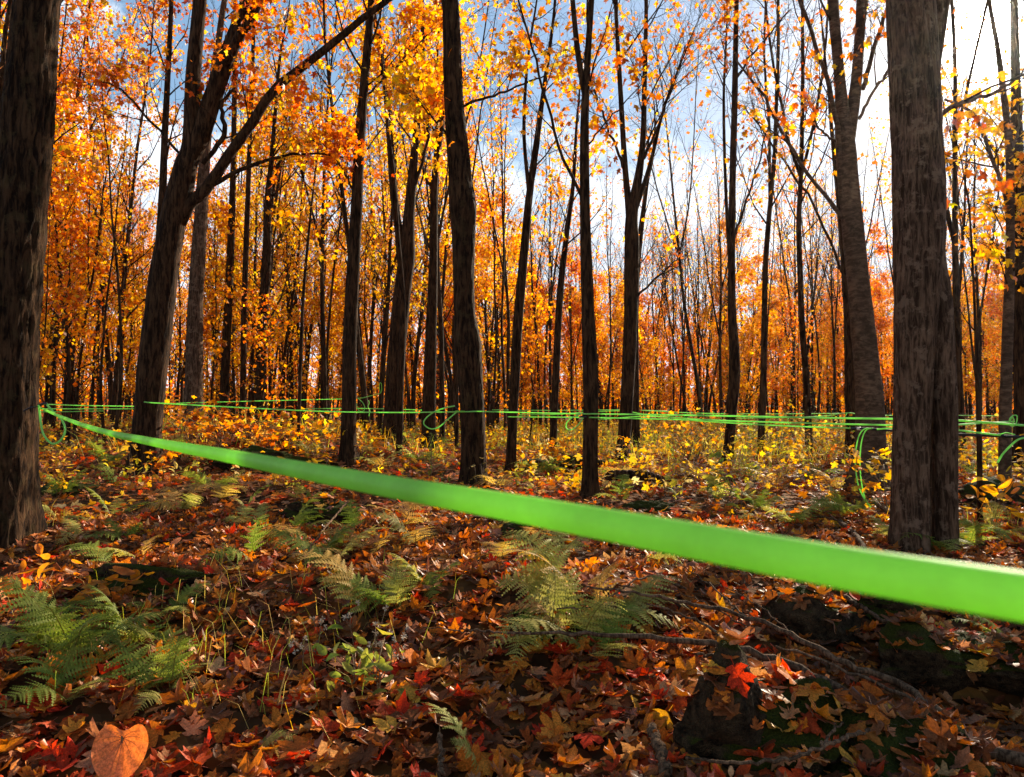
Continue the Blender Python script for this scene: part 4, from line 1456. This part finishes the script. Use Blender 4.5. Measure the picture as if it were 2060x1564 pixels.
seedling('maple_seedling', 325, 965, .32, 26, ORANGE, .10, 'small orange seedling at the foot of the leaning forked maple', seed=6, width=.12)
for i, (x, y, pl, wd) in enumerate(((372, 905, RUST, 'rust-orange'), (430, 925, ORANGE, 'bright orange'), (505, 900, ORANGE, 'low orange'), (545, 925, RUST, 'dark orange'), (590, 905, ORANGE, 'leafy orange'), (640, 925, GOLD, 'golden'))):
    seedling('maple_seedling', x, y, .34, 60, pl, .085, f'{wd} seedling on the leafy rise, {ORD[i]} from the left there', seed=30 + i, width=.24, group='seedlings on the leafy rise')
seedling('leafy_shrub', 720, 930, .42, 70, ORANGE, .085, 'orange shrub right of the straight left-centre trunk base', seed=7, width=.22)
seedling('leafy_shrub', 1130, 955, .30, 40, RUST, .085, 'rusty shrub between the thin crooked maple and the straight centre-right trunk', seed=8, width=.18)
seedling('leafy_plant', 1475, 1035, .30, 40, GRN, .10, 'broad-leaved green plant just above the near tube, below the tufted trunk', 'plant', LEAF_OVAL, seed=9, width=.15)
seedling('leafy_plant', 765, 1415, .14, 14, GRN, .055, 'small pale green leafy plant in the lower centre foreground', 'plant', LEAF_OVAL, seed=10, width=.08)
seedling('leafy_plant', 700, 1395, .14, 10, GRN, .055, 'drooping olive plant left of the small pale green one', 'plant', LEAF_OVAL, seed=11, width=.09)
seedling('leafy_plant', 2010, 1070, .26, 34, YEL, .11, 'yellow broad-leaved plant near the thin bare pole', 'plant', LEAF_OVAL, seed=12, width=.14)
seedling('leafy_plant', 90, 1205, .05, 26, ([(.52, .24, .055), (.50, .19, .05)], [2, 1]), .085, 'pile of big golden oval leaves at the left foreground', 'plant', LEAF_OVAL, seed=13, width=.12)
seedling('leafy_plant', 215, 1215, .04, 16, ([(.52, .24, .055), (.50, .19, .05)], [2, 1]), .08, 'second smaller pile of golden leaves right of the big pile', 'plant', LEAF_OVAL, seed=14, width=.10)
seedling('leafy_shrub', 1650, 930, .55, 110, YEL, .065, 'yellow shrub left of the forked birch', seed=15, width=.3)
seedling('leafy_shrub', 1560, 915, .5, 90, GRN, .065, 'green-gold shrub two steps left of the forked birch', seed=16, width=.3)
seedling('leafy_shrub', 1985, 930, .5, 70, RUST, .07, 'rusty shrub behind the thin bare pole', seed=17, width=.28)


def fir(x, y, h, label):
    r = np.random.default_rng(9)
    b = hit(x, y)
    o = thing('fir_seedling', b, label, 'shrub')
    tb = Tubes()
    p = wobble_path(r, (0, 0, -.02), (0, 0, 1), h, 8, .03)
    tb.add(p, np.linspace(.006, .0015, 8), 5)
    V, F, C, n0 = [], [], [], 0
    for k in range(34):
        t = .12 + .86 * k / 34
        q0 = p[0] + (p[-1] - p[0]) * t
        le = h * .42 * (1.05 - t)
        a = k * 2.4
        d = np.array([math.cos(a), math.sin(a), .35])
        tb.add(np.array([q0, q0 + d * le * .5, q0 + d * le - [0, 0, le * .1]]), [.002, .0015, .0008], 3)
        for j in range(26):
            s = j / 26
            b0 = q0 + d * le * s
            e = b0 + norm(np.cross(d, r.normal(size=3))) * .018 + d * .008
            w = norm(np.cross(d, [0, 0, 1])) * .0016
            V += [b0 - w, b0 + w, e]
            F += [[n0, n0 + 1, n0 + 2]]
            n0 += 3
            C += [np.array([.16, .21, .05]) * r.uniform(.7, 1.4)] * 3
    tag(tb.build('stem', M_STEM, o), kind='stuff')
    link('needles', mesh_from('needles', np.array(V), np.array(F), M_GREEN, np.array(C)), o)


fir(868, 960, .52, 'small green fir seedling left of the bulging middle trunk')


def seedheads(x, y, n, h, sp, label, seed):
    r = np.random.default_rng(seed)
    b = hit(x, y)
    o = thing('seeding_goldenrod', b, label, 'plant', 'plants gone to white fluffy seed')
    tb = Tubes()
    V, F, n0 = [], [], 0
    for _ in range(n):
        x0, y0 = r.normal(0, sp), r.normal(0, sp)
        z0 = gs_(b[0] + x0, b[1] + y0) - b[2]
        p = wobble_path(r, (x0, y0, z0), (r.normal(0, .15), r.normal(0, .15), 1), h * r.uniform(.7, 1.15), 5, .08)
        tb.add(p, np.linspace(.0022, .0012, 5), 3)
        for _ in range(4):
            q = p[-1] + r.normal(0, .028, 3)
            tb.add(np.array([p[-2], q]), [.001, .0008], 3)
            for _ in range(16):
                d = norm(r.normal(size=3)) * .011
                w = norm(np.cross(d, r.normal(size=3))) * .002
                V += [q, q + d + w, q + d - w]
                F += [[n0, n0 + 1, n0 + 2]]
                n0 += 3
    tag(tb.build('stem', M_STEM, o), kind='stuff')
    tag(link('seed_head', mesh_from('seed_head', np.array(V), np.array(F), M_FLUFF), o), kind='stuff')


seedheads(1395, 985, 14, .26, .22, 'white fluffy seed heads left of the tufted slim trunk base', 1)
seedheads(1475, 960, 9, .26, .12, 'white fluffy seed heads in front of the tufted slim trunk base', 2)
seedheads(1540, 1000, 10, .20, .16, 'white fluffy seed heads right of the tufted slim trunk', 3)
seedheads(765, 1370, 4, .16, .07, 'few fluffy seed heads in the dark lower centre', 4)
seedheads(650, 1330, 3, .15, .06, 'thin seeding stalks left of the dark lower-centre heads', 5)


# ------------------------------------------------------------------ fallen branches
def branch(pts, w0, w1, label, side=(), seed=0, lift=.03, name='fallen_branch', mat=None):
    r = np.random.default_rng(700 + seed)
    base = hit(*pts[0][:2])
    o = thing(name, base, label, 'branch', 'fallen branches')

    def line(q, a, b, n):
        p = []
        for t in q:
            h = hit(t[0], t[1])
            z = t[2] if len(t) > 2 else lift
            D = h[1] - z * (h[1] / (CAM_Z - h[2] + 1e-6)) if False else h[1]
            p.append(P(t[0], t[1], D) + np.array([0, 0, 0]))
            # bring it forward so that it lies that high above the leaves
            k = z / max(CAM_Z - h[2], .2)
            c = np.array([0, 0, CAM_Z])
            p[-1] = c + (p[-1] - c) * (1 - k)
        s = spline(np.array(p), n)
        s[1:-1] += r.normal(0, .0035, (n - 2, 3))
        rad = np.linspace(a, b, n) * (1 + r.normal(0, .06, n)) * (1.65 if a < .03 else 1.0)
        t = Tubes()
        t.add(s - base, rad, 10)
        return t

    link(None or 'limb', line(pts, w0, w1, 40).build('limb', mat or M_TWIG, meshonly=True), o)
    for sd in side:
        link('twig', line(sd[0], sd[1], sd[1] * .4, 20).build('twig', mat or M_TWIG, meshonly=True), o)


branch([(2110, 1545), (1950, 1500), (1800, 1432), (1690, 1385), (1600, 1342), (1520, 1318), (1430, 1296), (1300, 1282), (1150, 1276), (1020, 1274)], .0125, .0025,
       'longest grey fallen branch sweeping from the right corner to the lower centre',
       [([(1464, 1304), (1430, 1265), (1385, 1242), (1300, 1215)], .004), ([(1010, 1274), (920, 1268), (850, 1262)], .0022), ([(1920, 1480), (1860, 1420), (1760, 1375), (1680, 1340), (1560, 1300)], .005)], 1, .10)
branch([(1900, 1440), (1800, 1370), (1700, 1335), (1600, 1280), (1500, 1240), (1400, 1218), (1290, 1195), (1180, 1180)], .008, .002,
       'thinner dark branch lying above and along the longest one', [([(1500, 1240), (1430, 1180), (1360, 1130)], .0025), ([(1590, 1275), (1520, 1215), (1440, 1170)], .002)], 2, .10)
branch([(1600, 1360), (1520, 1330), (1460, 1322), (1400, 1318)], .006, .003, 'short dark stick crossing the brown boulder top', (), 3, .06)
branch([(1380, 1525), (1460, 1535), (1560, 1530), (1640, 1508), (1720, 1475), (1785, 1466)], .0022, .0035, 'thin pale twig arching along the bottom right over the stones',
       [([(1652, 1500), (1685, 1465), (1705, 1445)], .0025)], 4, .13)
branch([(1380, 1185), (1300, 1160), (1200, 1215), (1120, 1225)], .003, .0015, 'wiry twig tangled in the tall bending fern', [([(1500, 1260), (1420, 1215), (1360, 1190)], .002)], 5, .08)
branch([(1700, 1200), (1760, 1240), (1830, 1280), (1900, 1320), (1960, 1345)], .006, .003, 'dim stick in shadow below the near tube at the right', (), 6, .06)
branch([(1340, 1560), (1325, 1500), (1310, 1465)], .010, .008, 'short grey broken stick end at the bottom, left of the tall boulder', (), 7, .03)
branch([(1222, 958), (1262, 955), (1300, 958), (1330, 966)], .05, .04, 'dark rotting log right of the straight centre-right trunk', (), 8, .08, name='rotting_log', mat=M_BARK)
branch([(1690, 1050), (1720, 1075), (1740, 1105)], .010, .007, 'pale stick standing in the ferns before the forked birch', [([(1560, 1035), (1650, 1040), (1690, 1048)], .007)], 9, .04)
branch([(1760, 1010), (1790, 1030), (1830, 1060)], .012, .006, 'thin log end at the foot of the forked birch', (), 10, .05)
branch([(700, 1010), (655, 1060), (620, 1110)], .004, .002, 'leaning pale twig below the near tube left of centre', (), 11, .12)
branch([(890, 1580), (886, 1520), (884, 1475)], .004, .003, 'upright bare twig standing at the bottom centre', (), 12, .08)


# ------------------------------------------------------------------ the heart-shaped leaf and dry stalks
def heart_leaf():
    b = hit(265, 1560)
    o = thing('heart_leaf_plant', b, 'big peach-orange heart-shaped leaf at the bottom left', 'plant')
    c = P(243, 1508, b[1] - .10)
    # outline of the blade: notch at the stalk, point below
    a = np.linspace(0, 2 * math.pi, 41)[:-1]
    xs = .062 * np.sin(a) * (1 + .10 * np.cos(a))
    ys = .072 * np.cos(a) - .03 * np.exp(-(np.minimum(a, 2 * math.pi - a) / .38) ** 2) - .020 * np.exp(-((a - math.pi) / .3) ** 2)
    V, F = [], []
    rings = 7
    for k in range(rings + 1):
        t = k / rings
        for i in range(40):
            x, y = xs[i] * t, ys[i] * t + .022 * (1 - t)
            z = -.35 * x * x / .062 + .010 * math.cos(9 * a[i]) * t * t * .35 - .18 * (y - .02) ** 2 / .06 - .10 * abs(x) * t
            V.append((x, z, y))
    for k in range(rings):
        for i in range(40):
            j = (i + 1) % 40
            F.append([k * 40 + i, k * 40 + j, (k + 1) * 40 + j, (k + 1) * 40 + i])
    C = np.tile([.60, .19, .08], (len(V), 1)) * np.random.default_rng(3).uniform(.9, 1.1, (len(V), 1))
    me = mesh_from('blade', np.array(V), None, M_LITTER, C, smooth=True, quads=np.array(F))
    q = link('blade', me, o)
    q.location = c - b
    q.rotation_euler = (-.35, .12, .35)
    tb = Tubes()
    def blade_y(x, y):
        return -.35 * x * x / .062 - .18 * (y - .02) ** 2 / .06 - .10 * abs(x) - .0009
    for ang in (-150, -118, -80, -42, -14, 0, 14, 42, 80, 118, 150):
        le = .085 if ang == 0 else (.075 if abs(ang) < 20 else .058 - .0001 * abs(ang))
        pv = []
        for t in np.linspace(0, 1, 7):
            an = math.radians(ang) * (1 - .25 * t)
            x, y = le * t * math.sin(an), .024 - le * t * math.cos(an)
            pv.append((x, blade_y(x, y), y))
        tb.add(np.array(pv), np.linspace(.0008, .0003, 7), 4)
    vn = tb.build('vein', M_VEIN, q)
    t2 = Tubes()
    t2.add(spline(np.array([[.03, .02, -.06], (c - b) + [0, .03, -.05], (c - b) + [0, .004, .03]]), 10), .0022, 6)
    t2.build('stalk', M_STEM, o)


heart_leaf()


def stalk(pts, w, label, mat=M_STEM, name='dry_stalk', dz=None):
    b = hit(*pts[0])
    o = thing(name, b, label, 'stalk', 'dry grass stalks of the foreground')
    tb = Tubes()
    n = len(pts)
    p = np.array([P(x, y, b[1] - .02 * i) for i, (x, y) in enumerate(pts)])
    s = spline(p, 16) - b
    tb.add(s, np.linspace(w, w * .4, 16), 5)
    tb.build('stem', mat, o)


M_STRAW = plain_material('straw', (.55, .34, .08), .7)
stalk([(555, 1435), (565, 1390), (578, 1343)], .0038, 'flat straw-yellow stalk standing in the dark lower left', M_STRAW)
stalk([(412, 1205), (435, 1175), (462, 1140)], .0022, 'bright yellow grass stalk slanting right in the left foreground', M_STRAW)
stalk([(440, 1215), (446, 1185), (443, 1165)], .0015, 'short bent straw beside the bright yellow stalk', M_STRAW)
stalk([(520, 1215), (480, 1150), (430, 1090)], .0011, 'long hair-thin stem slanting left in the left foreground')
stalk([(880, 1545), (885, 1500), (884, 1455)], .0026, 'reddish upright stem with a bud at the bottom centre')
stalk([(430, 1440), (470, 1475), (520, 1425)], .0010, 'thin pale stem bowing below the straw-yellow stalk')
stalk([(0, 985), (14, 1010), (30, 1050)][::-1], .0020, 'thin pale grass blade before the thick left-edge trunk')
stalk([(1415, 1105), (1425, 1070), (1432, 1040)], .0016, 'yellow blade poking up behind the near tube', M_STRAW)

# ------------------------------------------------------------------ sap tubing
TR = .0056


def tubeline(name, label, pts, r=TR, mat=None, parts=(), n=120, sides=12, cat='tube', group='green sap tubing', closed=False, base=None):
    p = np.array([P(*q) for q in pts])
    b = p[0]
    o = thing(name, b, label, cat, group)
    tb = Tubes()
    s = spline(p, n) - b
    tb.add(s, np.full(n, r * 1.12), sides, ref=(0.03, .02, 1.0))
    tb.build('tube', mat or M_TUBE_PALE, o)
    for q in parts:
        addpart(o, b, *q)
    return o


def addpart(o, b, pname, pts, r, mat, n=40, sides=10, ref=(0.03, 1.0, .05)):
    p = np.array([P(*q) for q in pts]) - b
    tb = Tubes()
    s = spline(p, n)
    tb.add(s, np.broadcast_to(np.asarray(r, float), (n,)) if np.ndim(r) == 0 else np.interp(np.linspace(0, 1, n), np.linspace(0, 1, len(r)), r), sides, ref=ref)
    return tb.build(pname, mat, o)


# near tube: thickness in the photograph gives its distance
near_pts = []
for (x, y, th) in ((84, 822, None), (130, 842, 7.0), (200, 866, 11), (300, 888, 17), (450, 916, 27), (600, 945, 36), (800, 982, 46), (1000, 1016, 55), (1250, 1061, 67), (1500, 1107, 79), (1800, 1160, 92), (2060, 1200, 103)):
    near_pts.append((x, y, D1 - .12 if th is None else 2 * TR * FPX / (th * .97)))
p_last, p_prev = P(*near_pts[-1]), P(*near_pts[-3])
dirn = norm(p_last - p_prev)
pp = [P(*q) for q in near_pts] + [p_last + dirn * .12, p_last + dirn * .4, p_last + dirn * 1.2]
o = thing('sap_tube', pp[0], 'thick bright green tube crossing close to the camera, blurred', 'tube', 'green sap tubing')
tb = Tubes()
tb.add(spline(np.array(pp), 260) - pp[0], np.full(260, TR), 28, ref=(0.03, .02, 1.0))
tb.build('tube', M_TUBE, o)
b1 = pp[0]
addpart(o, b1, 'tie_wire', [(48, 827, D1 - .17), (62, 820, D1 - .2), (78, 818, D1 - .14), (92, 811, D1 - .16)], .004, M_BLACK, 20)

dl = D1 - .15
tubeline('drop_tube', 'green tube loop hanging at the thick left-edge trunk', [(78, 815, dl), (80, 830, dl), (82, 850, dl - .01), (88, 875, dl - .03), (105, 893, dl - .05), (122, 886, dl - .06), (131, 867, dl - .06), (126, 848, dl - .05),
         (112, 834, dl - .04), (100, 821, dl - .03), (93, 812, dl - .02)], r=.0052, mat=M_TUBE_PALE, parts=[('spout', [(95, 814, dl - .02), (88, 812, dl - .03), (77, 815, dl + .02)], .0058, M_BLACK, 12)], group='hanging tube loops')
F12, F15, F19 = D12 - .155, D15 - .10, D19 + .20
tubeline('sap_tube', 'green tube strung from the leaning forked maple past the middle trunks to the right edge',
         [(290, 809, D2 - .16), (330, 812, D2 - .17), (600, 826, D2 - .35), (760, 830, D2 - .65), (920, 829, F12 - .02), (960, 828, F12), (1000, 829, F12 - .05), (1170, 833, F15 - .01), (1200, 833, F15 - .02), (1400, 836, 5.6),
          (1660, 841, 5.0), (1797, 843, F19 + .05), (1872, 844, F19), (1926, 846, F19 - .05), (2060, 856, 4.0), (2200, 866, 3.6)], n=240)
tubeline('drop_tube', 'teardrop tube loop hanging beside the bulging middle trunk', [(915, 817, F12 - .02), (895, 821, F12 - .03), (872, 830, F12 - .05), (856, 843, F12 - .06), (853, 854, F12 - .06), (866, 863, F12 - .06), (882, 860, F12 - .05),
         (900, 845, F12 - .04), (920, 828, F12 - .01)], r=.0062, parts=[('spout', [(913, 815, F12 - .02), (918, 821, F12), (924, 827, F12)], .0055, M_BLACK, 10), ('connector', [(916, 828, F12 - .02), (935, 828.5, F12 - .02)], .0085, M_TUBE, 8)], group='hanging tube loops')
tubeline('drop_tube', 'smaller tube loop hanging beside the straight centre-right trunk', [(1168, 834, F15 - .02), (1152, 840, F15 - .03), (1140, 851, F15 - .04), (1140, 862, F15 - .04), (1149, 865, F15 - .04), (1161, 857, F15 - .03), (1176, 838, F15)],
         r=.0048, parts=[('connector', [(1165, 839, F15 - .01), (1180, 839, F15 - .01)], .0075, M_BLACK, 8)], group='hanging tube loops')
tubeline('sap_tube', 'second green tube just under the long one, from the thin crooked maple to the right', [(1022, 839, D13 - .13), (1175, 840, F15 + .12), (1300, 843, 6.0), (1400, 845, 5.7), (1600, 851, 5.3), (1797, 856, F19 + .12), (1872, 859, F19 + .1), (1926, 855, F19 + .12), (1972, 852, 5.2), (2040, 848, 6)], r=.0050, n=160)
tubeline('sap_tube', 'lowest green tube leading into the black coupling near the birch', [(1370, 845, 7.4), (1500, 853, 6.9), (1600, 858, 6.5), (1715, 862, 6.15)], r=.0055, n=60)
tubeline('main_pipe', 'black pipe running from the birch coupling behind the broad right tree to the right edge',
         [(1712, 862, 6.15), (1728, 862, 6.1), (1760, 864, 6.0), (1797, 867, 5.8), (1870, 871, 5.4), (1926, 874, 5.1), (2060, 880, 4.6), (2200, 890, 4.2)], r=.0085, mat=M_BLACK,
         parts=[('coupling', [(1724, 862.5, 6.1), (1729, 863, 6.1), (1735, 863, 6.1)], [.010, .015, .011], M_WHITE, 8), ('clip', [(1752, 862, 5.98), (1757, 864, 5.98)], .013, M_BLACK, 6), ('clip', [(2008, 876, 4.75), (2018, 877, 4.72)], .012, M_BLACK, 6),
                ('hook', [(2012, 874, 4.72), (2025, 871, 4.7), (2042, 875, 4.66)], .0035, M_TUBE_PALE, 14)], cat='pipe', group='sap pipes')
tubeline('drop_tube', 'outer of two long green tubes drooping to the ground before the birch', [(1752, 862, 5.96), (1738, 864, 5.95), (1727, 880, 5.95), (1721, 915, 5.95), (1722, 950, 5.95), (1728, 980, 5.95), (1741, 1008, 5.93), (1757, 1027, 5.9)], r=.0046, group='drooping tubes')
tubeline('drop_tube', 'inner of two long green tubes drooping to the ground before the birch', [(1757, 862, 5.97), (1742, 866, 5.97), (1733, 890, 5.97), (1730, 930, 5.98), (1733, 970, 5.97), (1741, 1005, 5.95), (1755, 1024, 5.92)], r=.0046, group='drooping tubes')
tubeline('sap_tube', 'pale green tube joining the black pipe right of the broad tree', [(1765, 864, 5.9), (1797, 862, 5.7), (1872, 864, 5.3), (1926, 866, 5.0), (1970, 871, 4.85), (2012, 876, 4.7)], r=.0052, mat=M_TUBE_PALE, n=50)
tubeline('drop_tube', 'green tube end drooping from the black pipe at the right edge', [(2064, 880, 4.55), (2046, 886, 4.55), (2028, 902, 4.55), (2015, 917, 4.55), (2007, 931, 4.55)], r=.0056, mat=M_TUBE_PALE, group='drooping tubes')
tubeline('drop_tube', 'small double tube loop at the slim right-edge birch', [(2030, 853, 5.6), (2032, 842, 5.6), (2040, 836, 5.6), (2046, 838, 5.6), (2044, 852, 5.6), (2036, 858, 5.6), (2031, 852, 5.58), (2036, 840, 5.56), (2040, 846, 5.56), (2038, 852, 5.56)], r=.0040, mat=M_TUBE_PALE, group='hanging tube loops')
tubeline('sap_tube', 'far green tube from behind the left-edge trunk to the leaning maple, upper', [(70, 813, 9), (100, 814, 9.2), (160, 816, 9.4), (284, 818, 9.2)], r=.0055, n=30)
tubeline('sap_tube', 'far green tube from behind the left-edge trunk to the leaning maple, middle', [(70, 823, 10), (180, 823, 10.5), (290, 823, 11)], r=.0055, n=30)
tubeline('sap_tube', 'far green tube right of the left-edge trunk, lowest of three', [(70, 829, 10.5), (140, 828.5, 10.8), (208, 827, 11)], r=.0055, n=30, parts=[('tail', [(208, 828, 11), (211, 832, 11), (214, 838, 11)], .004, M_TUBE, 10)])
tubeline('sap_tube', 'fine green tube rising past the straight left-centre trunk to the elbowed double trunk', [(340, 812, 11.8), (480, 808, 11.5), (600, 805, 11.2), (715, 802, 11), (740, 798, 11), (765, 792, 11.2)], r=.0052, n=60,
         parts=[('drop', [(716, 802, 10.9), (718, 818, 10.9), (723, 827, 10.9), (730, 828, 10.9), (734, 821, 10.9), (730, 811, 10.9), (720, 801, 10.9)], .0055, M_TUBE_PALE, 30), ('loop', [(765, 791, 11.1), (763, 780, 11.1), (764, 771, 11.1), (767, 772, 11.1), (768, 784, 11.1), (766, 791, 11.1)], .005, M_TUBE, 24)])
tubeline('sap_tube', 'distant green tube left of the teardrop loop, behind the long tube', [(600, 823, 14), (700, 822, 14.5), (780, 823, 15), (862, 826, 15)], r=.0075, n=30, parts=[('drop', [(741, 806, 14.4), (743, 811, 14.4), (740, 818, 14.4), (744, 826, 14.4), (742, 838, 14.4)], .006, M_TUBE_PALE, 16)])
tubeline('sap_tube', 'distant green tube behind the centre trunks, upper', [(990, 825, 13), (1110, 826, 14), (1250, 825, 15), (1340, 827, 16)], r=.0065, n=40)
tubeline('sap_tube', 'distant green tube between the crooked maple and the bare fan-topped tree', [(1040, 835, 10), (1120, 834, 10.2), (1170, 830, 10.4), (1250, 827, 10.6), (1290, 833, 10.5), (1320, 838, 10.4)], r=.0055, n=40)
tubeline('sap_tube', 'distant green tube behind the tufted slim trunk', [(1290, 826, 12), (1420, 832, 12), (1560, 833, 12.4), (1700, 832, 13)], r=.006, n=40, parts=[('drop', [(1434, 828, 11.9), (1435, 836, 11.9), (1433, 842, 11.9)], .006, M_TUBE, 10)])
tubeline('sap_tube', 'distant green tube rising to the trunk beside the birch', [(1480, 842, 9.5), (1600, 840, 9.8), (1660, 837, 10), (1702, 831, 10.2), (1726, 833, 10.3)], r=.0055, n=40,
         parts=[('drop', [(1704, 832, 10), (1698, 842, 10), (1698, 853, 10), (1704, 855, 10)], .0045, M_TUBE_PALE, 14), ('drop', [(1586, 841, 9.7), (1585, 848, 9.7), (1587, 854, 9.7)], .0045, M_TUBE_PALE, 10)])
tubeline('sap_tube', 'faint green tube far behind the slim right-edge birch', [(1770, 836, 10), (1930, 836, 10.5), (2000, 837, 11), (2090, 838, 11.5)], r=.0045, n=40)
tubeline('sap_tube', 'distant green tube above the golden bush between the centre-right trunk and the tufted trunk', [(1195, 845, 9.5), (1300, 838, 9.3), (1400, 843, 9), (1460, 846, 8.8)], r=.005, n=40)
print('done', round(time.time() - T0, 1))


# ------------------------------------------------------------------ haze volume added for a flare-like glow around the sun
def haze():
    m = bpy.data.materials.new('glow_haze')
    m.use_nodes = True
    nt = m.node_tree
    nt.nodes.clear()
    out = nt.nodes.new('ShaderNodeOutputMaterial')
    v = N(nt, 'ShaderNodeVolumePrincipled', {'Color': (1, .95, .88, 1), 'Density': .0002, 'Anisotropy': .90})
    nt.links.new(v.outputs[0], out.inputs['Volume'])
    x0, x1, y0, y1, z0, z1 = -152, 152, -32, 172, -3, 22
    V = [(x, y, z) for x in (x0, x1) for y in (y0, y1) for z in (z0, z1)]
    Q = [(0, 1, 3, 2), (4, 6, 7, 5), (0, 4, 5, 1), (2, 3, 7, 6), (0, 2, 6, 4), (1, 5, 7, 3)]
    o = link('haze', mesh_from('haze', np.array(V), None, m, quads=np.array(Q)))
    tag(o, 'faint haze added between the trees to spread a glow around the sun', kind='stuff')


haze()
